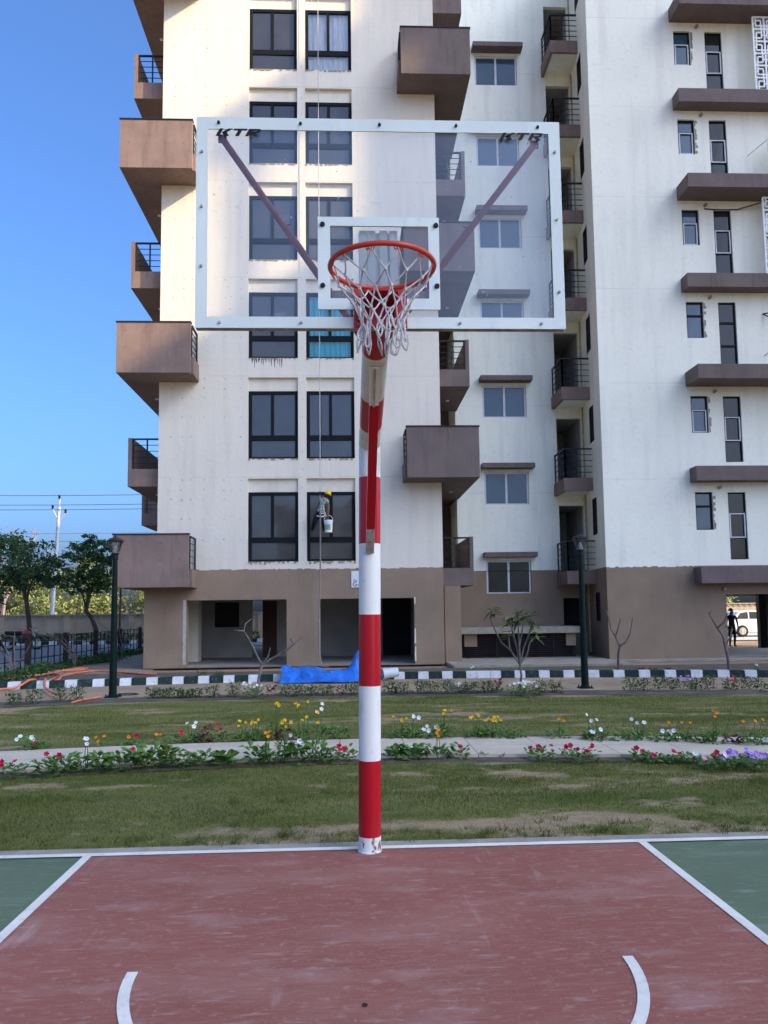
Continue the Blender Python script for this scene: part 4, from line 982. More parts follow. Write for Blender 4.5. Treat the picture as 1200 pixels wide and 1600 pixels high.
for i, (x, y, w) in enumerate(((24.5, 66, 'seen through the passage on the right, left one'), (29.5, 67, 'seen through the passage on the right, right one'))):
    tree('light_green_tree', 'sunlit tree '+w, (x, y, GZ), [((x, y, 2.6), (3.4, 2.2, 1.9)), ((x+1, y, 3.6), (2.2, 1.6, 1.3))], 2600, .18, 'leaf_light', 'bark', [([(x, y, 0), (x, y, 2.4)], [.16, .1])], 40+i, 'sunlit trees beyond the boundary wall')
# leafless reddish tree far left
t = thing('bare_tree', 'leafless reddish grey tree rising behind the dark tree at far left', 'tree', (-24.0, 56, GZ)); mb = MB(); rg = random.Random(4)
MT['twig'] = M('reddish_twig', (.30, .22, .21), .9, .2, 3)
def grow(p, d, ln, r, dep):
    q = p+d*ln; mb.tube([p, p.lerp(q, .5)+Vector((rg.uniform(-.05, .05),)*3)*ln, q], [r, r*.85, r*.65], 5, cap=False)
    if dep:
        for _ in range(3 if dep > 1 else 4): grow(q, (d+Vector((rg.gauss(0, .5), rg.gauss(0, .5), rg.gauss(.08, .3)))).normalized(), ln*.74, r*.6, dep-1)
grow(Vector((-24.0, 56, GZ)), Vector((.02, 0, 1)), 2.6, .16, 5)
mb.build('trunk', 'twig', t)
# boundary wall, hedge, posts, wires
def bwall(label, x0, x1, y, h):
    t = thing('boundary_wall', label, 'wall', ((x0+x1)/2, y, GZ))
    mb = MB(); mb.box(x0, x1, y, y+.22, -.1, h)
    x = x0
    while x < x1: mb.box(x, x+.3, y-.06, y-.002, -.1, h-.02); x += 3.6
    mb.build('wall', 'boundary', t)
    mb = MB(); mb.box(x0-.05, x1+.05, y-.10, y+.30, h+.002, h+.08)
    x = x0
    while x < x1: mb.box(x, x+.2, y-.05, y-.002, h-.14, h); x += .42
    mb.build('coping', 'concrete', t)
bwall('long low buff boundary wall with a dark coping at the left, beyond the road', -34, -2, 45.2, 1.52)
bwall('buff boundary wall seen through the passage at the right, behind the white car', 8, 50, 56, 1.75)
rg = np.random.default_rng(9); n = 5200
c = np.stack([rg.uniform(-30, -5, n), 44.2+rg.normal(0, .22, n), rg.uniform(0, .55, n)], 1)
h_ = leaf_mesh('hedge', c, rg.normal(size=(n, 3)), rg.uniform(.05, .10, n), .5, rg.uniform(0, .7, n), 'leaf_shrub'); tag(h_, 'low dark hedge along the foot of the left boundary wall', 'hedge')
t = thing('utility_pole', 'pale leaning utility pole with three insulators and overhead wires', 'utility pole', (-18.5, 50, GZ))
mb = MB(); mb.tube([(-18.55, 50, -.1), (-18.18, 50, 8.35)], [.15, .09], 12); auto_smooth(mb.build('pole', 'pole_steel', t))
mb = MB()
mb.tube([(-18.2, 50, 7.4), (-18.55, 49.9, 8.2)], .04, 6); mb.tube([(-18.2, 50, 7.4), (-17.75, 49.9, 7.95)], .04, 6); mb.tube([(-18.18, 50, 8.3), (-18.15, 50, 8.85)], .04, 6); mb.build('bracket', 'pole_steel', t)
for x, z in ((-18.55, 8.2), (-17.75, 7.95), (-18.15, 8.85)):
    mb = MB(); mb.lathe([(.05, 0), (.09, .05), (.05, .1), (.09, .16), (.05, .24)], (x, 49.9, z), 10); mb.build('insulator', 'rail', t)
for (z, w) in ((9.05, 'highest'), (8.45, 'second highest'), (8.15, 'middle'), (6.7, 'second lowest'), (6.2, 'lowest')):
    mb = MB(); mb.tube([(x, 49.9+(.6 if z < 7 else 0), z+.0009*(x+18)**2) for x in np.linspace(-60, 30, 40)], .022 if z > 7 else .012, 5)
    tag(mb.build('overhead_wire', 'wire', None, (-18, 49.9, z)), 'thin overhead wire across the sky at left, %s of the five' % w, 'wire', 'overhead wires')
mb = MB(); mb.tube([(-12.6, 44.0, -.05), (-12.55, 44.0, 3.6)], .06, 8); tag(mb.build('post', 'bark_dark', None, (-12.6, 44, 0)), 'slim dark post standing before the boundary wall, right of the left lamp post', 'post')
# railing along the left road
t = thing('railing_fence', 'dark metal railing with square posts running back along the left road', 'fence', (-9.25, 28, GZ))
ys = list(np.arange(17.2, 38, 3.05))
for i, y in enumerate(ys):
    mb = MB(); mb.box(-9.33, -9.19, y-.07, y+.07, -.05, .98); mb.build('post', 'louvre', t)
for a, b in zip(ys, ys[1:]):
    mb = MB()
    for z in (.28, .60, .90): mb.bar((-9.26, a+.07, z), (-9.26, b-.07, z), .035, .03)
    for j in range(1, 6): y = a+(b-a)*j/6; mb.box(-9.275, -9.245, y-.012, y+.012, .05, .89)
    mb.build('rail_panel', 'rail', t)
rg = np.random.default_rng(19); n = 9000
yy = rg.uniform(17.5, 36, n); c = np.stack([-8.45+rg.normal(0, .22, n)+.25*np.sin(yy), yy, np.abs(rg.normal(0, .07, n))*(1+.6*np.sin(yy*2.3))], 1)
g_ = leaf_mesh('ground_cover', c, rg.normal(size=(n, 3)), rg.uniform(.03, .075, n), .45, rg.uniform(0, .8, n), 'leaf_shrub'); g_['kind'] = 'stuff'
g_['label'] = 'dark trailing ground cover along the left railing'
# leafless shrubs by the left railing
for i, (x, y, h, w) in enumerate(((-8.9, 21.5, 1.5, 'nearest the left photo edge'), (-8.3, 24.4, 1.3, 'between the left lamp post and the photo edge'), (-7.9, 28.0, 1.5, 'just left of the left lamp post'))):
    rg2 = random.Random(60+i); t = thing('bare_shrub', 'thin leafless grey shrub, '+w, 'shrub', (x, y, GZ), 'leafless shrubs by the left railing'); mb = MB()
    for k in range(5):
        a = rg2.uniform(0, 6.28); pts = [Vector((x, y, GZ))]
        for s in range(5): pts.append(pts[-1]+Vector((math.cos(a)*.07*(s+.5)+rg2.uniform(-.05, .05), math.sin(a)*.06*s, h/5*rg2.uniform(.6, 1.1))))
        mb.tube(pts, [.022, .019, .016, .012, .009, .006], 6)
    mb.build('trunk', 'bark', t)
# motorcycles by the boundary wall
def motorcycle(x, y, rz, label):
    t = thing('motorcycle', label, 'motorcycle', (0, 0, 0), 'motorcycles parked by the boundary wall')
    for wx in (-.62, .62):
        mb = MB(); mb.tube([(wx+.27*math.cos(a), 0, .30+.27*math.sin(a)) for a in np.linspace(0, 2*math.pi, 20, endpoint=False)], .045, 8, closed=True); w = mb.build('wheel', 'black_rubber', t)
        mb = MB(); mb.lathe([(.06, -.05), (.06, .05)], (wx, 0, .3), 10, axis='y')
        for a in range(5): mb.bar((wx, 0, .3), (wx+.24*math.cos(a*1.257), 0, .3+.24*math.sin(a*1.257)), .02, .02)
        mb.build('hub', 'bare', w)
    mb = MB(); mb.tube([(-.62, 0, .3), (-.1, 0, .38), (.25, 0, .75), (.62, 0, .3)], .04, 8); mb.box(-.15, .22, -.13, .13, .28, .58); mb.build('frame', 'rail', t)
    mb = MB(); mb.tube([(-.02, 0, .74), (.15, 0, .80), (.36, 0, .76)], [.10, .14, .08], 12); auto_smooth(mb.build('fuel_tank', 'strut' if rz > 0 else 'rail', t))
    mb = MB(); mb.tube([(-.78, 0, .80), (-.4, 0, .76), (-.02, 0, .76)], [.07, .10, .09], 10); auto_smooth(mb.build('seat', 'black_rubber', t))
    mb = MB(); mb.tube([(.36, -.34, 1.0), (.40, 0, .94), (.36, .34, 1.0)], .018, 6); mb.tube([(.40, 0, .94), (.62, 0, .3)], .03, 6); mb.build('handlebar', 'bare', t)
    mb = MB(); mb.lathe([(.02, -.08), (.09, 0), (.09, .02)], (.52, 0, .86), 12, axis='y'); mb.build('headlight', 'bare', t)
    t.location = (x, y, GZ); t.rotation_euler.z = rz
motorcycle(-15.2, 37.6, .15, 'parked motorcycle with a maroon tank under the dark tree at far left')
motorcycle(-16.9, 37.4, -.2, 'parked motorcycle with a black tank at the left photo edge, under the dark tree')

# ------------------------------------------------------------------ white car beyond the passage
def car(x, y, label):
    t = thing('parked_car', label, 'car', (x, y, GZ)); z = GZ
    def prof(mb, pts, w0, w1, mi=0, taper=None):
        n = len(pts)
        for side in (0,):
            a = [(x+px, y-w0, z+pz) for px, pz in pts]; b = [(x+px, y+w1, z+pz) for px, pz in pts]
            mb.add(a+b, [tuple(range(n)), tuple(range(2*n-1, n-1, -1))]+[(i, n+i, n+(i+1) % n, (i+1) % n) for i in range(n)], mi)
    mb = MB(); prof(mb, [(-2.05, .30), (-2.08, .62), (-1.98, .82), (-1.6, .90), (.75, .92), (1.55, .80), (1.98, .66), (2.05, .45), (2.0, .28), (-.2, .24)], .80, .80)
    b = mb.build('body', 'car_white', t); md = b.modifiers.new('bevel', 'BEVEL'); md.width = .06; md.segments = 3
    mb = MB(); prof(mb, [(-1.75, .90), (-1.35, 1.30), (-.9, 1.38), (.05, 1.36), (.85, .92)], .68, .68)
    r = mb.build('roof', 'car_white', t); md = r.modifiers.new('bevel', 'BEVEL'); md.width = .05; md.segments = 3
    for pts in ([(-1.50, .95), (-1.25, 1.26), (-.88, 1.31), (-.85, .95)], [(-.78, .95), (-.80, 1.31), (.0, 1.29), (.05, .95)], [(.10, .95), (.08, 1.26), (.62, .95)]):
        mb = MB(); prof(mb, pts, .69, .69); mb.build('window', 'pane', t)
    for px in (-1.25, 1.22):
        for sy in (-1, 1):
            mb = MB(); mb.lathe([(.10, -.10), (.30, -.09), (.32, 0), (.30, .09), (.10, .10)], (x+px, y+sy*.74, z+.32), 22, axis='y'); w = auto_smooth(mb.build('wheel', 'black_rubber', t))
            mb = MB(); mb.lathe([(.02, -.115), (.19, -.105), (.19, .105), (.02, .115)], (x+px, y+sy*.74, z+.32), 16, axis='y'); mb.build('rim', 'bare', w)
    for sy in (-1, 1):
        mb = MB(); mb.box(x+1.86, x+2.03, y+sy*.62-.12, y+sy*.62+.12, z+.58, z+.70); mb.build('headlight', 'lamp_cone', t)
        mb = MB(); mb.box(x-2.09, x-2.0, y+sy*.65-.1, y+sy*.65+.1, z+.62, z+.80); mb.build('tail_light', 'bracket', t)
        mb = MB(); mb.box(x+.50, x+.66, y+sy*.80-.08, y+sy*.80+.08, z+.92, z+1.04); mb.build('mirror', 'car_white', t)
        mb = MB(); mb.box(x-.3, x-.12, y+sy*.805-.012, y+sy*.805+.012, z+.74, z+.78); mb.build('door_handle', 'bare', t)
car(21.6, 41.0, 'white car parked beyond the passage on the right')

# ------------------------------------------------------------------ people
def figure(name, label, joints, edges, mats, org):
    """joints: name -> (pos, radius); edges: (a, b, material index). one continuous skinned body"""
    t = thing(name, label, 'person', org); nm = list(joints); me = bpy.data.meshes.new('body_tmp')
    me.from_pydata([Vector(joints[k][0])-Vector(org) for k in nm], [(nm.index(a), nm.index(b)) for a, b, _ in edges], [])
    tmp = bpy.data.objects.new('body_tmp', me); C.objects.link(tmp)
    tmp.modifiers.new('skin', 'SKIN'); 
    if not me.skin_vertices: bpy.context.view_layer.objects.active = tmp
    sv = me.skin_vertices[0].data if len(me.skin_vertices) else None
    if sv:
        for i, k in enumerate(nm):
            r = joints[k][1]; sv[i].radius = r if isinstance(r, tuple) else (r, r); sv[i].use_root = (i == 0)
    sb = tmp.modifiers.new('sub', 'SUBSURF'); sb.levels = 2; sb.render_levels = 2
    dg = bpy.context.evaluated_depsgraph_get(); bm_ = bpy.data.meshes.new_from_object(tmp.evaluated_get(dg)); bpy.data.objects.remove(tmp)
    bm_.name = 'body'; bm_.materials.clear()
    for m in mats: bm_.materials.append(MT[m])
    segs = [(Vector(joints[a][0])-Vector(org), Vector(joints[b][0])-Vector(org), mi) for a, b, mi in edges]
    for p in bm_.polygons:
        best = (9e9, 0)
        for a, b, mi in segs:
            ab = b-a; f = max(0, min(1, (p.center-a).dot(ab)/max(ab.length_squared, 1e-9))); d = (p.center-(a+ab*f)).length
            if d < best[0]: best = (d, mi)
        p.material_index = best[1]; p.use_smooth = True
    o = bpy.data.objects.new('body', bm_); C.objects.link(o); o.parent = t
    return t
def hand_edges(J, E, pre, wrist, d, up, mi, s=.8):
    """palm, four curled fingers and a thumb as extra skin chains"""
    d = Vector(d).normalized(); up = Vector(up).normalized(); sd_ = d.cross(up); w = Vector(J[wrist][0])
    J[pre+'palm'] = (w+d*.055*s, .022*s); E.append((wrist, pre+'palm', mi))
    for i in range(4):
        o = (i-1.5)*.016*s; a = w+d*.10*s+sd_*o; ln = (.040, .046, .043, .034)[i]*s
        J[pre+'f%da' % i] = (a, .0085*s); J[pre+'f%db' % i] = (a+d*ln*.6-up*ln*.7, .008*s); J[pre+'f%dc' % i] = (a-d*ln*.2-up*ln*1.3, .007*s)
        E += [(pre+'palm', pre+'f%da' % i, mi), (pre+'f%da' % i, pre+'f%db' % i, mi), (pre+'f%db' % i, pre+'f%dc' % i, mi)]
    J[pre+'ta'] = (w+d*.05*s+sd_*.030*s, .009*s); J[pre+'tb'] = (w+d*.085*s+sd_*.034*s-up*.025*s, .008*s); E += [(pre+'palm', pre+'ta', mi), (pre+'ta', pre+'tb', mi)]
# painter hanging on the rope, back to the viewer
J = {'pelvis': ((-.82, 22.42, 4.34), (.12, .09)), 'waist': ((-.79, 22.42, 4.47), (.115, .085)), 'chest': ((-.745, 22.42, 4.64), (.145, .10)), 'upper': ((-.70, 22.43, 4.74), (.11, .075)),
     'neck': ((-.655, 22.46, 4.80), .042), 'head0': ((-.625, 22.49, 4.86), .060), 'head1': ((-.595, 22.51, 4.92), .066), 'nose': ((-.555, 22.57, 4.865), .018),
     'shR': ((-.600, 22.42, 4.70), .052), 'elR': ((-.565, 22.36, 4.49), .036), 'wrR': ((-.585, 22.33, 4.31), .025),
     'shL': ((-.845, 22.44, 4.72), .052), 'elL': ((-.90, 22.52, 4.55), .036), 'wrL': ((-.80, 22.60, 4.46), .025),
     'hipL': ((-.89, 22.40, 4.30), .092), 'knL': ((-.985, 22.40, 4.08), .070), 'anL': ((-1.055, 22.68, 3.90), .036), 'toL': ((-1.06, 22.74, 3.93), .030), 'ttL': ((-1.065, 22.765, 3.98), .022),
     'hipR': ((-.76, 22.42, 4.29), .080), 'knR': ((-.715, 22.36, 4.05), .070), 'anR': ((-.70, 22.66, 3.87), .036), 'toR': ((-.69, 22.73, 3.89), .030), 'ttR': ((-.69, 22.76, 3.94), .022)}
E_ = [('pelvis', 'waist', 1), ('waist', 'chest', 1), ('chest', 'upper', 1), ('upper', 'neck', 0), ('neck', 'head0', 0), ('head0', 'head1', 0), ('head0', 'nose', 0),
      ('upper', 'shR', 1), ('shR', 'elR', 0), ('elR', 'wrR', 0), ('upper', 'shL', 1), ('shL', 'elL', 1), ('elL', 'wrL', 0),
      ('pelvis', 'hipL', 2), ('hipL', 'knL', 2), ('knL', 'anL', 2), ('anL', 'toL', 3), ('toL', 'ttL', 3), ('pelvis', 'hipR', 2), ('hipR', 'knR', 2), ('knR', 'anR', 2), ('anR', 'toR', 3), ('toR', 'ttR', 3)]
hand_edges(J, E_, 'R', 'wrR', (0.05, -.1, -1), (.3, -1, 0), 0); hand_edges(J, E_, 'L', 'wrL', (.4, .3, -.6), (0, -1, .2), 0)
J['slv'] = ((-.585, 22.395, 4.62), .047); E_ = [e for e in E_ if e[:2] != ('shR', 'elR')]+[('shR', 'slv', 1), ('slv', 'elR', 0)]
PT = figure('person', 'painter in yellow helmet and pale green shirt hanging on a rope before a window', J, E_, ['skin', 'shirt', 'trouser', 'shoe'], (-.80, 22.44, 3.86))
hd = Vector((-.585, 22.515, 4.935)); mb = MB(); mb.lathe([(.098, -.022), (.094, .0), (.088, .028), (.070, .062), (.040, .084), (.010, .092)], (0, 0, 0), 20)
mb.lathe([(.112, -.026), (.114, -.018), (.095, -.012)], (.008, .012, 0), 20)
for i, v in enumerate(mb.v):
    q = Matrix.Rotation(rad(22), 3, 'Y') @ Vector(v); mb.v[i] = tuple(hd+q)
auto_smooth(mb.build('helmet', 'helmet', PT), 50)
mb = MB(); mb.lathe([(.062, -.05), (.080, -.02), (.078, .03), (.064, .055)], (-.628, 22.475, 4.845), 14); auto_smooth(mb.build('scarf', 'scarf', PT), 60)
mb = MB()
def strap(pts, w=.026): 
    for a, b in zip(pts, pts[1:]): mb.bar(a, b, w, .012)
yb = 22.325
strap([(-.72, yb, 4.57), (-.80, yb, 4.44), (-.875, 22.345, 4.345)]); strap([(-.72, yb, 4.57), (-.69, yb, 4.44), (-.695, 22.345, 4.335)])
strap([(-.90, 22.36, 4.345), (-.82, 22.325, 4.325), (-.70, 22.345, 4.335), (-.66, 22.40, 4.36)], .035)
strap([(-.72, yb, 4.57), (-.69, 22.335, 4.70), (-.69, 22.43, 4.82)], .02); strap([(-.72, yb, 4.57), (-.80, 22.335, 4.70), (-.82, 22.43, 4.79)], .02)
mb.tube([(-.93, 22.42, 4.34), (-.90, 22.33, 4.27), (-.80, 22.30, 4.24), (-.71, 22.33, 4.25), (-.66, 22.42, 4.33)], .018, 8)
mb.build('harness', 'harness', PT)
# bucket in his right hand
BX, BY, BZ = -.575, 22.33, 3.79
t = thing('paint_bucket', 'white paint bucket with a green label held by the hanging painter', 'bucket', (BX, BY, BZ))
mb = MB(); mb.lathe([(.108, 0), (.122, .27), (.131, .275), (.131, .30), (.124, .305), (.131, .33), (.124, .35)], (BX, BY, BZ), 26); auto_smooth(mb.build('bucket_body', 'bucket', t))
mb = MB(); n = 26
mb.add([(BX+r*math.cos(a), BY+r*math.sin(a), BZ+h) for r, h in ((.1125, .06), (.1205, .22)) for a in [math.pi*(1.06+.62*k/12) for k in range(13)]], [(k, k+1, 13+k+1, 13+k) for k in range(12)])
mb.build('bucket_label', 'bucket_label', t)
mb = MB(); mb.tube([(BX+.128*math.cos(a), BY, BZ+.33+.165*math.sin(a)) for a in np.linspace(0, math.pi, 15)], .007, 6); mb.build('handle', 'frame_white', t)
mb = MB(); mb.tube([(-.80, 22.455, 24.0), (-.80, 22.45, 12), (-.805, 22.44, 5.5), (-.81, 22.40, 4.86)], .011, 6, 1); mb.tube([(-.81, 22.40, 4.98), (-.81, 22.40, 4.78)], .022, 8, 2)
mb.tube([(-.81, 22.40, 4.86), (-.80, 22.31, 4.5), (-.80, 22.29, 4.2), (-.805, 22.32, 3.0), (-.86, 22.36, 1.2), (-.85, 22.33, .4), (-.78, 22.25, .02), (-.60, 22.2, .02)], .021, 8, 0)
tag(mb.build('climbing_rope', ['rope_grey', 'rope_white', 'rail'], None, (-.8, 22.4, .02)), 'long vertical rope the painter hangs on, reaching down to the blue tarpaulin', 'rope')
# dark figure at the far end of the passage
O = (15.02, 30.5, -.02)
def q(x, y, z): return (O[0]+x, O[1]+y, O[2]+z)
J = {'pelvis': (q(0, 0, .76), (.13, .10)), 'waist': (q(0, 0, .90), (.115, .09)), 'chest': (q(0, 0, 1.08), (.15, .10)), 'upper': (q(0, 0, 1.19), (.13, .085)), 'neck': (q(0, 0, 1.26), .045), 'head0': (q(0, -.01, 1.33), .068), 'head1': (q(0, -.01, 1.41), .075), 'nose': (q(.05, -.09, 1.36), .015),
     'shR': (q(.17, 0, 1.17), .05), 'elR': (q(.22, -.02, .93), .038), 'wrR': (q(.20, -.10, .74), .026), 'shL': (q(-.17, 0, 1.17), .05), 'elL': (q(-.22, -.02, .93), .038), 'wrL': (q(-.20, -.08, .73), .026),
     'hipR': (q(.075, 0, .72), .085), 'knR': (q(.09, -.03, .40), .058), 'anR': (q(.09, .02, .07), .038), 'toR': (q(.10, -.10, .035), .03), 'hipL': (q(-.075, 0, .72), .085), 'knL': (q(-.08, -.01, .40), .058), 'anL': (q(-.09, .05, .07), .038), 'toL': (q(-.11, -.07, .035), .03)}
E_ = [('pelvis', 'waist', 1), ('waist', 'chest', 1), ('chest', 'upper', 1), ('upper', 'neck', 0), ('neck', 'head0', 0), ('head0', 'head1', 0), ('head0', 'nose', 0)]
for s in 'RL': E_ += [('upper', 'sh'+s, 1), ('sh'+s, 'el'+s, 1), ('el'+s, 'wr'+s, 1), ('pelvis', 'hip'+s, 1), ('hip'+s, 'kn'+s, 1), ('kn'+s, 'an'+s, 1), ('an'+s, 'to'+s, 1)]
hand_edges(J, E_, 'R', 'wrR', (0, -.2, -1), (0, 1, 0), 0); hand_edges(J, E_, 'L', 'wrL', (0, -.2, -1), (0, 1, 0), 0)
P2 = figure('person', 'person in dark clothes standing at the far end of the passage on the right', J, E_, ['skin', 'dark_cloth'], O)
mb = MB(); mb.lathe([(.079, -.03), (.083, .0), (.075, .04), (.045, .075), (.01, .085)], q(0, .012, 1.43), 16); auto_smooth(mb.build('hair', 'scarf', P2), 60)

# ------------------------------------------------------------------ small things by the kerb
t = thing('wall_sign', 'small white sign with dark letters on the tan wall, half hidden by the hoop pole', 'sign', (.25, 22.78, 2.47))
mb = MB(); mb.box(.065, .50, 22.775, 22.795, 2.235, 2.71); mb.build('board', 'sign', t)
text_mesh('lettering', 'Ga', 'letter', .10, (.11, 22.7735, 2.40), t, bold=.001); text_mesh('lettering', 'G-', 'letter', .17, (.10, 22.7735, 2.265), t, bold=.002)
nx_, ny_ = 80, 40; vs = []; rg = np.random.default_rng(5)
for i in range(nx_+1):
    for j in range(ny_+1):
        u, v = i/nx_, j/ny_
        x = -1.52+1.85*u+.10*(1-v)*(u-.5)+.03*math.sin(9*v+3*u); y = 17.62+1.5*v+.06*math.sin(7*u)
        hgt = min(1, v*3.0)*(.24+.06*math.sin(6.3*u+.7))+.36*math.exp(-((u-.90)/.085)**2)*math.exp(-((v-.55)/.3)**2)-.06*math.exp(-((u-.18)/.1)**2)
        fold = .02*mnoise.noise(Vector((u*34, v*15, 1)))+.03*abs(mnoise.noise(Vector((u*11+v*6, v*6, 4))))+.045*mnoise.noise(Vector((u*7, v*2.2, 2)))+.022*mnoise.noise(Vector((u*16, v*7, 5)))+.03*abs(mnoise.noise(Vector((u*5+v*3, v*3-u, 8))))
        if v > .75: hgt *= 1-(v-.75)*2.4
        vs.append((x, y, max(GZ+.012, GZ+.02+hgt+fold*(.4+min(1, v*4)))))
mb = MB(); mb.add(vs, [(i*(ny_+1)+j, (i+1)*(ny_+1)+j, (i+1)*(ny_+1)+j+1, i*(ny_+1)+j+1) for i in range(nx_) for j in range(ny_)])
o = mb.build('tarpaulin', 'tarp', None, (-.6, 18.2, 0)); o.data.shade_smooth(); md = o.modifiers.new('thick', 'SOLIDIFY'); md.thickness = .004
tag(o, 'crumpled blue tarpaulin thrown over the painted kerb', 'tarpaulin')
mb = MB(); n = 22; ax = Vector((1, .25, .12)).normalized(); u_ = ax.cross(Vector((0, 0, 1))).normalized(); w_ = ax.cross(u_)
def ring(p, r): return [tuple(Vector(p)+(u_*math.cos(2*math.pi*k/n)+w_*math.sin(2*math.pi*k/n))*r) for k in range(n)]
p0 = Vector((.74, 18.05, .115)); p1 = p0+ax*.36
vs = ring(p0, .125)+ring(p1, .105)+ring(p0+ax*.004, .118)+ring(p1-ax*.01, .100)
mb.add(vs, [(k, (k+1) % n, n+(k+1) % n, n+k) for k in range(n)]+[(k, 2*n+k, 2*n+(k+1) % n, (k+1) % n) for k in range(n)]+[(2*n+k, 3*n+k, 3*n+(k+1) % n, 2*n+(k+1) % n) for k in range(n)]+[tuple(range(3*n, 4*n)), tuple(range(2*n-1, n-1, -1))])
mb.tube([p0+u_*.125*math.cos(a)+w_*.1*math.sin(a)-ax*.05*math.sin(a) for a in np.linspace(0, math.pi, 12)], .005, 6, 1)
auto_smooth(mb.build('tipped_bucket', ['plastic_white', 'rail'], None, p0), 40); tag(C.objects[-1], 'white plastic bucket tipped over before the kerb, right of the hoop pole', 'bucket')
def smooth_path(pts, z, seg=10):
    P = [Vector((x, y, z)) for x, y in pts]; out = []
    for i in range(len(P)-1):
        a, b, c, d = P[max(0, i-1)], P[i], P[i+1], P[min(len(P)-1, i+2)]
        for k in range(seg):
            t = k/seg; out.append(.5*((2*b)+(c-a)*t+(2*a-5*b+4*c-d)*t*t+(3*b-a-3*c+d)*t**3))
    return out+[P[-1]]
def zover(pts):                                             # rides over the kerb where it crosses it
    for p in pts:
        f = K_FAR(p.x); d = p.y-f
        if -.35 < d < .5: p.z = max(p.z, .02+.13*max(0, min(1, (d+.35)/.3, (.5-d)/.3)))
    return pts
HOSE1 = [(-9.4, 16.3), (-7.8, 16.45), (-7.01, 17.23), (-6.91, 18.08), (-7.17, 19.8), (-7.18, 21.17), (-6.9, 21.9), (-5.9, 21.2), (-5.3, 20.6), (-4.9, 20.4)]
HOSE2 = [(-9.6, 18.3), (-8.5, 19.0), (-8.05, 19.97), (-7.78, 20.68), (-7.77, 22.2), (-7.5, 22.9), (-7.33, 22.2), (-8.0, 21.6), (-7.6, 20.9), (-7.26, 20.3), (-6.83, 19.03), (-6.61, 17.58), (-6.0, 16.2), (-5.35, 15.1)]
mb = MB(); mb.tube(zover(smooth_path(HOSE1, .02)), .026, 8); mb.tube(zover(smooth_path(HOSE2, .042)), .026, 8)
auto_smooth(mb.build('hose', 'hose', None, (-7, 19, 0)), 60); tag(C.objects[-1], 'orange hose lying in loops over the ground and kerb at left', 'hose')
mb = MB(); mb.tube(smooth_path([(-4.9, 14.3), (-4.85, 14.7), (-4.66, 15.2)], .0), .022, 8); mb.tube(smooth_path([(-4.45, 15.40), (-4.25, 15.32), (-4.05, 15.45), (-4.2, 15.62), (-4.45, 15.55)], .015), .010, 6, 1)
auto_smooth(mb.build('cable', ['hose', 'cable'], None, (-4.5, 15.3, 0)), 60); tag(C.objects[-1], 'short cable looped round the foot of the left lamp post', 'cable')
# ------------------------------------------------------------------ flowers and shrubs, each plant a thing of its own
def petal_mesh(nm, col, centre, npet, r, cup, cen_r):
    mb = MB(); N = npet*4
    for k in range(N):
        a0, a1 = 2*math.pi*k/N, 2*math.pi*(k+1)/N
        f = lambda a: r*(.74+.26*abs(math.cos(a*npet/2)))
        p0 = (cen_r*math.cos(a0), cen_r*math.sin(a0), 0); p1 = (cen_r*math.cos(a1), cen_r*math.sin(a1), 0)
        q0 = (f(a0)*math.cos(a0), f(a0)*math.sin(a0), cup*(1+.25*math.sin(a0*3))); q1 = (f(a1)*math.cos(a1), f(a1)*math.sin(a1), cup*(1+.25*math.sin(a1*3)))
        mb.add([p0, p1, q1, q0], [(0, 1, 2, 3)], 0)
    mb.lathe([(cen_r, -.002), (cen_r*.9, .004), (cen_r*.3, .008)], (0, 0, 0), 8, 1)
    me = bpy.data.meshes.new(nm); me.from_pydata(mb.v, [], mb.f); me.materials.append(MT[col]); me.materials.append(MT[centre]); me.polygons.foreach_set('material_index', mb.m)
    return me
FM = {}
for c in ('red', 'white', 'purple', 'pink'):
    FM[c] = petal_mesh('flower', 'fl_'+c, 'fl_white' if c in ('purple', 'pink') else ('fl_yellow' if c == 'white' else 'leaf_red'), 5, .027, .008, .005)
for c in ('yellow', 'orange'): FM[c] = petal_mesh('flower', 'fl_'+c, 'fl_orange', 9, .022, .007, .008)
prg = random.Random(21)
def leaves_into(V, F, T, n, h, spread, ll, wd, up=.6, base=0.0):
    for j in range(n):
        a = prg.uniform(0, 6.283); rr_ = spread*math.sqrt(prg.random())
        b = Vector((rr_*math.cos(a), rr_*math.sin(a), base+prg.random()**.9*h*.72))
        d = Vector((math.cos(a+prg.gauss(0, .6)), math.sin(a+prg.gauss(0, .6)), prg.uniform(up-.45, up+.6))).normalized()
        l = ll*prg.uniform(.6, 1.25); w = l*wd; s = d.cross(Vector((0, 0, 1))).normalized()*w; dr = Vector((0, 0, -.22*l))
        i = len(V); c_ = b+d*l*.55
        V += [b, c_+s*.9+dr*.2, b+d*l+dr, c_-s*.9+dr*.2, c_-d.cross(s).normalized()*w*.35, b+d*l*.85+s*.5+dr*.7, b+d*l*.85-s*.5+dr*.7]
        F += [(i, i+1, i+4), (i, i+4, i+3), (i+1, i+5, i+4), (i+3, i+4, i+6), (i+5, i+2, i+4), (i+4, i+2, i+6)]
        T += [min(1, max(0, .25+.5*(b.z/max(h, .01))+prg.uniform(-.3, .4)))]*7
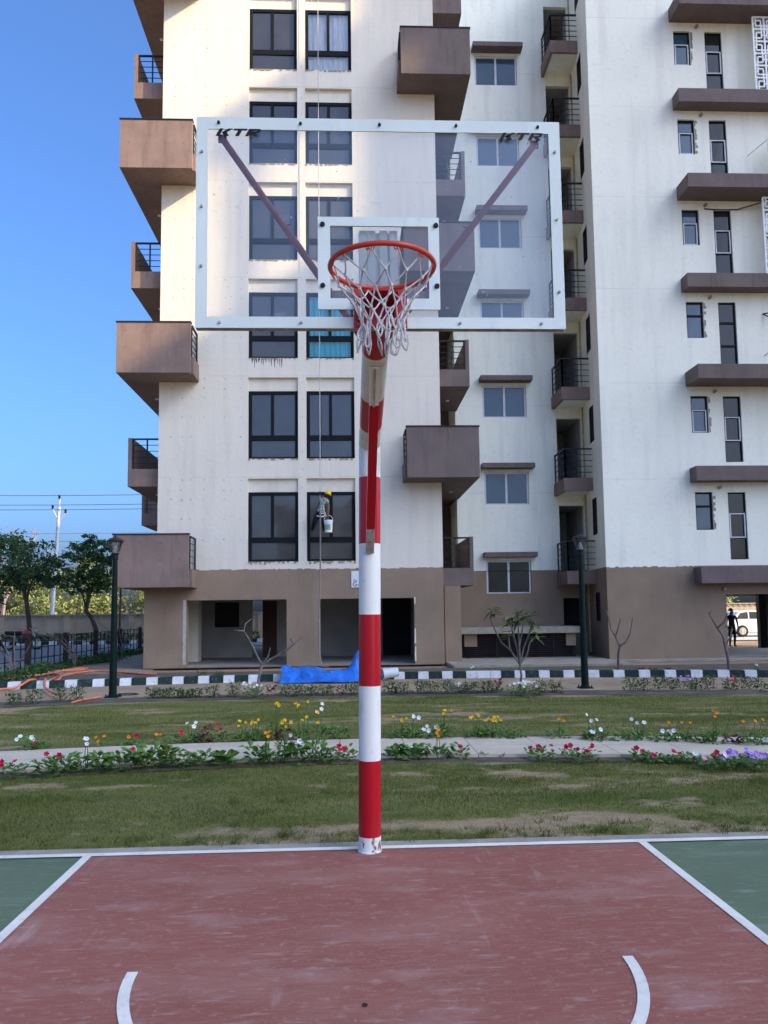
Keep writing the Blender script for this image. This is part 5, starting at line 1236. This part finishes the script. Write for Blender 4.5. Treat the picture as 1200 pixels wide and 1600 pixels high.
def plant(nm, x, y, h, kind, label, cat, group):
    t = thing(nm, label, cat, (x, y, GZ), group); V, F, T = [], [], []; lm = 'leaf_plant'; fl = []; stems = []
    def tall(cols, n, lo=.75):
        for j in range(n):
            a = prg.uniform(0, 6.28); r_ = prg.uniform(.02, .13); hh = h*prg.uniform(lo, 1.0)
            p = Vector((r_*math.cos(a), r_*math.sin(a), hh)); stems.append((Vector((r_*.3*math.cos(a), r_*.3*math.sin(a), 0)), p)); fl.append((prg.choice(cols), p, prg.uniform(.8, 1.15)))
    def low(cols, n, sp):
        for j in range(n):
            a = prg.uniform(0, 6.28) if n > 1 else -1.6; r_ = sp*prg.uniform(.3, 1); p = Vector((r_*math.cos(a), r_*math.sin(a)-.03, h*prg.uniform(.62, 1.0))); fl.append((cols[j % len(cols)], p, prg.uniform(.85, 1.2)))
    k = kind
    if k in ('l', 'lr1', 'lw'):
        leaves_into(V, F, T, 54, h*.92, .10, max(.08, h*.40), .30)
        if k == 'lr1': low(['red'], 1, .07)
        if k == 'lw': low(['white'], 3, .09)
    elif k == 'b': leaves_into(V, F, T, 40, h*.8, .08, max(.10, h*.6), .34, .75)
    elif k in ('ty', 'to', 'tow', 'tw'):
        leaves_into(V, F, T, 70, h*.60, .11, .09, .22, .6)
        tall({'ty': ['yellow'], 'to': ['orange'], 'tow': ['orange', 'white'], 'tw': ['white']}[k], {'ty': 4, 'to': 3, 'tow': 2, 'tw': 3}[k])
    elif k == 'wt': leaves_into(V, F, T, 60, h*.55, .11, .09, .26); tall(['white'], 3, .7)
    elif k in ('o1', 'o2'): leaves_into(V, F, T, 24, h*.7, .07, .07, .24); low(['orange'], int(k[1])+1, .06)
    elif k[0] == 'p':
        n = {'1': 2, '2': 4, '3': 6}.get(k[-1], 6); cols = {'r': ['red'], 'w': ['white'], 'm': ['red', 'pink', 'white'], 'u': ['purple']}[k[1]]
        sp = .05+.018*n; leaves_into(V, F, T, 26+13*n, h*.95, sp*1.15, .065, .34, .5); low(cols, n+(3 if k in ('pu', 'pw3') else 0), sp*1.1)
    elif k == 'dr': lm = 'leaf_red'; leaves_into(V, F, T, 60, h, .09, .07, .3)
    elif k == 's': leaves_into(V, F, T, 9, h, .02, .05, .22, .7)
    elif k in ('sh', 'sw', 'srd'):
        lm = 'leaf_shrub'; leaves_into(V, F, T, 120, h*1.05, .125, .065, .28, .5)
        for j in range(5): a = prg.uniform(0, 6.28); stems.append((Vector((0, 0, 0)), Vector((.12*math.cos(a), .12*math.sin(a), h*prg.uniform(.7, 1)))))
        if k == 'sw': low(['white'], 4, .12)
        if k == 'srd': low(['red'], 5, .12)
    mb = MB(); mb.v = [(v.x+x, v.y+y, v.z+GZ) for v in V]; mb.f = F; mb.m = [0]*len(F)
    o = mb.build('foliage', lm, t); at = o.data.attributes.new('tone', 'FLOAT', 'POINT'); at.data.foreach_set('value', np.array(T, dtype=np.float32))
    if stems:
        mb = MB(); O_ = Vector((x, y, GZ))
        for a, b in stems: mb.tube([O_+a, O_+a.lerp(b, .55)+Vector((prg.uniform(-.015, .015), 0, 0)), O_+b], .0035, 5, cap=False)
        mb.build('stem', 'stem', t)
    for c, p, s in fl:
        f = bpy.data.objects.new('flower', FM[c]); C.objects.link(f); f.parent = t; f.location = p+Vector((0, 0, .012)); f.scale = (s, s, s)
        f.rotation_euler = (rad(prg.uniform(25, 75)), rad(prg.uniform(-25, 25)), prg.uniform(-.6, .6))
    return t
DESC = {'pr': ('red petunia', 'petunia'), 'pw': ('white petunia', 'petunia'), 'pm': ('petunia with red, pink and white blooms', 'petunia'), 'pu': ('lilac petunia', 'petunia'),
        'l': ('green leafy plant without flowers', 'leafy_plant'), 'lr1': ('green leafy plant with one red bloom', 'leafy_plant'), 'lw': ('green leafy plant with small white blooms', 'leafy_plant'), 'b': ('bright rosette of broad leaves', 'leafy_plant'),
        'ty': ('tall yellow flowered plant', 'poppy_plant'), 'to': ('tall orange flowered plant', 'poppy_plant'), 'tow': ('orange and white flowered plant', 'poppy_plant'), 'tw': ('tall white flowered plant', 'poppy_plant'), 'wt': ('tall white flowered plant', 'poppy_plant'),
        'o1': ('low orange marigold', 'marigold'), 'o2': ('low orange marigold', 'marigold'), 'dr': ('dark red leaved plant', 'red_plant'), 's': ('tiny green seedling', 'seedling'), 'sh': ('small dusty green shrub', 'shrub'), 'sw': ('small shrub with white blooms', 'shrub'), 'srd': ('small shrub with red blooms', 'shrub')}
ORD = ['first', 'second', 'third', 'fourth', 'fifth', 'sixth', 'seventh', 'eighth', 'ninth', 'tenth'] + ['%dth' % i for i in range(11, 20)] + ['20th', '21st', '22nd', '23rd'] + ['%dth' % i for i in range(24, 31)] + ['31st', '32nd', '33rd'] + ['%dth' % i for i in range(34, 50)]
FRONT=[(-3.31,7.96,0.16,'pr2'),(-2.96,8.02,0.23,'lr1'),(-2.84,8.06,0.24,'lr1'),(-2.64,8.17,0.32,'tw'),(-2.48,8.12,0.26,'l'),(-2.32,8.16,0.24,'l'),(-2.17,8.21,0.27,'lr1'),(-2.03,8.26,0.3,'l'),(-1.85,8.24,0.28,'lr1'),(-1.69,8.26,0.2,'l'),(-1.51,8.27,0.23,'l'),(-1.29,8.28,0.22,'b'),(-0.96,8.35,0.26,'l'),(-0.83,8.33,0.34,'to'),(-0.68,8.38,0.48,'ty'),(-0.54,8.37,0.3,'lw'),(-0.39,8.39,0.51,'ty'),(-0.27,8.37,0.24,'l'),(-0.07,8.42,0.19,'pr2'),(0.44,8.47,0.18,'b'),(0.65,8.45,0.22,'b'),(0.91,8.46,0.3,'to'),(1.15,8.47,0.18,'lr1'),(1.42,8.47,0.08,'s'),(1.6,8.42,0.06,'s'),(1.96,8.27,0.15,'pr2'),(2.17,8.24,0.08,'s'),(2.35,8.15,0.16,'pr3'),(2.79,8.1,0.09,'s'),(2.98,8.12,0.11,'pr1'),(3.07,8.04,0.1,'pr1'),(3.28,7.98,0.1,'pr1'),(3.39,7.9,0.13,'pw1'),(3.56,7.66,0.14,'pm'),(3.73,7.64,0.16,'pu'),(3.93,7.59,0.16,'pu')]
BACK=[(-3.71,9.37,0.2,'pw2'),(-3.56,9.39,0.14,'pr1'),(-2.9,9.49,0.14,'o2'),(-2.64,9.54,0.12,'o1'),(-2.55,9.58,0.14,'pr1'),(-2.25,9.58,0.2,'o1'),(-2.06,9.61,0.19,'pr1'),(-1.89,9.77,0.29,'wt'),(-1.73,9.7,0.28,'dr'),(-1.55,9.68,0.22,'pr1'),(-1.3,9.7,0.27,'ty'),(-1.12,9.72,0.28,'ty'),(-0.91,9.74,0.48,'ty'),(-0.82,9.73,0.27,'dr'),(-0.6,9.75,0.49,'ty'),(-0.35,9.77,0.48,'wt'),(-0.14,9.74,0.24,'l'),(0.58,9.7,0.27,'ty'),(0.75,9.68,0.33,'wt'),(0.93,9.66,0.16,'pw2'),(1.13,9.64,0.39,'ty'),(1.52,9.59,0.31,'ty'),(1.66,9.57,0.26,'ty'),(1.81,9.55,0.28,'ty'),(1.98,9.53,0.15,'l'),(2.46,9.43,0.29,'tow'),(2.87,9.29,0.33,'wt'),(2.87,9.24,0.17,'pw2'),(3.14,9.21,0.18,'l'),(3.36,9.18,0.28,'wt'),(3.59,9.07,0.16,'pw2'),(3.79,9.04,0.26,'to'),(3.99,8.93,0.19,'l'),(4.11,8.87,0.37,'to'),(4.29,8.81,0.16,'dr'),(4.48,8.75,0.31,'to'),(4.63,8.73,0.1,'pw1')]
FAR=[(-5.9,14.3,0.26,'sh'),(-5.63,14.45,0.31,'sh'),(-5.19,14.58,0.38,'sh'),(-4.97,14.75,0.36,'sh'),(-3.69,15.08,0.25,'sh'),(-3.47,15.05,0.22,'sh'),(-3.25,15.01,0.24,'sh'),(-3.06,14.98,0.19,'sh'),(-2.88,15.06,0.2,'sh'),(-2.57,15.01,0.27,'sh'),(-2.17,15.06,0.34,'sh'),(-1.87,14.79,0.31,'pw2'),(-1.71,14.77,0.29,'pw2'),(-1.45,14.83,0.31,'dr'),(-1.21,15.02,0.27,'sh'),(-0.97,14.98,0.27,'sh'),(-0.71,15.05,0.22,'sh'),(-0.44,15.0,0.24,'sh'),(-0.16,14.96,0.27,'dr'),(0.04,15.04,0.27,'sh'),(0.76,15.04,0.29,'sh'),(1.0,15.0,0.27,'sh'),(1.31,15.06,0.32,'sh'),(1.56,15.02,0.29,'sh'),(1.85,14.97,0.32,'sh'),(2.08,14.93,0.22,'sw'),(2.27,14.9,0.27,'sh'),(2.55,14.97,0.29,'sh'),(2.75,14.94,0.27,'srd'),(3.0,14.33,0.28,'pw3'),(3.23,14.3,0.26,'pw3'),(3.44,14.37,0.35,'sh'),(3.84,14.76,0.29,'sh'),(5.34,14.98,0.32,'sh'),(5.57,14.94,0.29,'sh'),(5.91,15.01,0.34,'sh'),(6.14,14.97,0.29,'sh'),(6.4,14.93,0.27,'pu'),(6.58,14.89,0.27,'sh'),(6.81,14.85,0.34,'sh'),(7.19,14.79,0.26,'srd'),(7.46,14.87,0.31,'sh'),(7.72,14.82,0.31,'sh'),(7.72,14.46,0.19,'pw1')]
KERBSIDE=[(-3.51,19.0,0.25,'sh'),(-3.1,19.0,0.22,'sh'),(2.89,19.0,0.22,'pw1'),(6.48,19.0,0.19,'pr1'),(5.23,19.0,0.15,'dr'),(7.03,19.0,0.14,'dr'),(7.35,19.0,0.14,'dr'),(7.74,19.0,0.14,'dr'),(9.89,19.0,0.15,'pw1')]

BEDS = ((FRONT, 'at near edge of path', 'plants along the near edge of the path'), (BACK, 'beyond the path', 'plants along the far edge of the path'),
        (FAR, 'in strip before painted kerb', 'shrubs in the strip before the kerb'), (KERBSIDE, 'behind painted kerb', 'plants behind the painted kerb'))
for L, where, group in BEDS:
    L = sorted(L); kd = [DESC.get(k) or DESC[k[:2]] for _, _, _, k in L]; cnt = {}
    for (d, _) in kd: cnt[d] = cnt.get(d, 0)+1
    seen = {}
    for (x, y, h, k), (d, nm) in zip(L, kd):
        seen[d] = seen.get(d, 0)+1
        lab = '%s %s' % (d, where) + ('' if cnt[d] == 1 else ', %s from left' % ORD[seen[d]-1])
        plant(nm, x, y, h, k, lab, 'flower' if nm not in ('shrub', 'leafy_plant', 'seedling', 'red_plant') else ('shrub' if nm == 'shrub' else 'plant'), group)

# ------------------------------------------------------------------ grass blades on the lawn
rg = np.random.default_rng(77)
def blades(n, x0, x1, f0, f1, hmax, thin, jitter=True):
    xs = rg.uniform(x0, x1, n); u = rg.random(n) ; ys = np.array([f0(x)+(f1(x)-f0(x))*q for x, q in zip(xs, u)])
    b = np.array([bare(x, y) for x, y in zip(xs, ys)]); keep = rg.random(n) > np.clip(b*1.5-.12, .0, .985)
    xs, ys, b = xs[keep], ys[keep], b[keep]; m = len(xs)
    h = hmax*rg.uniform(.45, 1.1, m)*(1-.45*b); a = rg.uniform(0, 2*np.pi, m); w = thin*rg.uniform(.7, 1.3, m); le = rg.normal(0, .55, (m, 2))*h[:, None]
    P = np.empty((m, 3, 3)); P[:, 0] = np.stack([xs-w*np.cos(a), ys-w*np.sin(a), np.full(m, GZ-.004)], 1); P[:, 1] = np.stack([xs+w*np.cos(a), ys+w*np.sin(a), np.full(m, GZ-.004)], 1)
    P[:, 2] = np.stack([xs+le[:, 0], ys+le[:, 1], GZ+h], 1)
    tn = np.clip(.30+.6*b+rg.normal(0, .22, m), 0, 1)
    return P, tn
Ps = [blades(150000, -5.2, 5.4, lambda x: 5.44, lambda x: P_NEAR(x)-.12, .030, .0022), blades(110000, -8.6, 9.0, lambda x: P_FAR(x)+.2, L_FAR, .030, .0032)]
tc, tt = [], []
for _ in range(520):                                          # longer tufts and weeds, more of them along the court edge
    near = rg.random() < .45
    x0 = rg.uniform(-5, 5.3); y0 = rg.uniform(5.43, 5.75) if near else rg.uniform(5.6, 8.2); k = rg.integers(10, 34); hh = rg.uniform(.03, .065)
    xs = x0+rg.normal(0, .028, k); ys = y0+rg.normal(0, .02, k); a = rg.uniform(0, 2*np.pi, k); w = .0024; le = rg.normal(0, .6, (k, 2))*hh; h = hh*rg.uniform(.5, 1.1, k)
    q = np.empty((k, 3, 3)); q[:, 0] = np.stack([xs-w*np.cos(a), ys-w*np.sin(a), np.full(k, GZ-.004)], 1); q[:, 1] = np.stack([xs+w*np.cos(a), ys+w*np.sin(a), np.full(k, GZ-.004)], 1); q[:, 2] = np.stack([xs+le[:, 0], ys+le[:, 1], GZ+h], 1)
    tc.append(q); tt.append(np.clip(rg.normal(.25, .2, k), 0, 1))
Ps.append((np.concatenate(tc), np.concatenate(tt)))
P = np.concatenate([p for p, _ in Ps]); tn = np.concatenate([t for _, t in Ps]); n = len(P)
me = bpy.data.meshes.new('grass'); me.vertices.add(n*3); me.vertices.foreach_set('co', P.reshape(-1)); me.loops.add(n*3); me.loops.foreach_set('vertex_index', np.arange(n*3, dtype=np.int32))
me.polygons.add(n); me.polygons.foreach_set('loop_start', np.arange(0, n*3, 3, dtype=np.int32))
at = me.attributes.new('tone', 'FLOAT', 'POINT'); at.data.foreach_set('value', np.repeat(tn.astype(np.float32), 3)); me.materials.append(MT['grass']); me.update(); me.validate()
ob = bpy.data.objects.new('grass', me); C.objects.link(ob); tag(ob, 'short patchy grass of the two lawns', 'grass', kind='stuff')
bpy.context.view_layer.update()
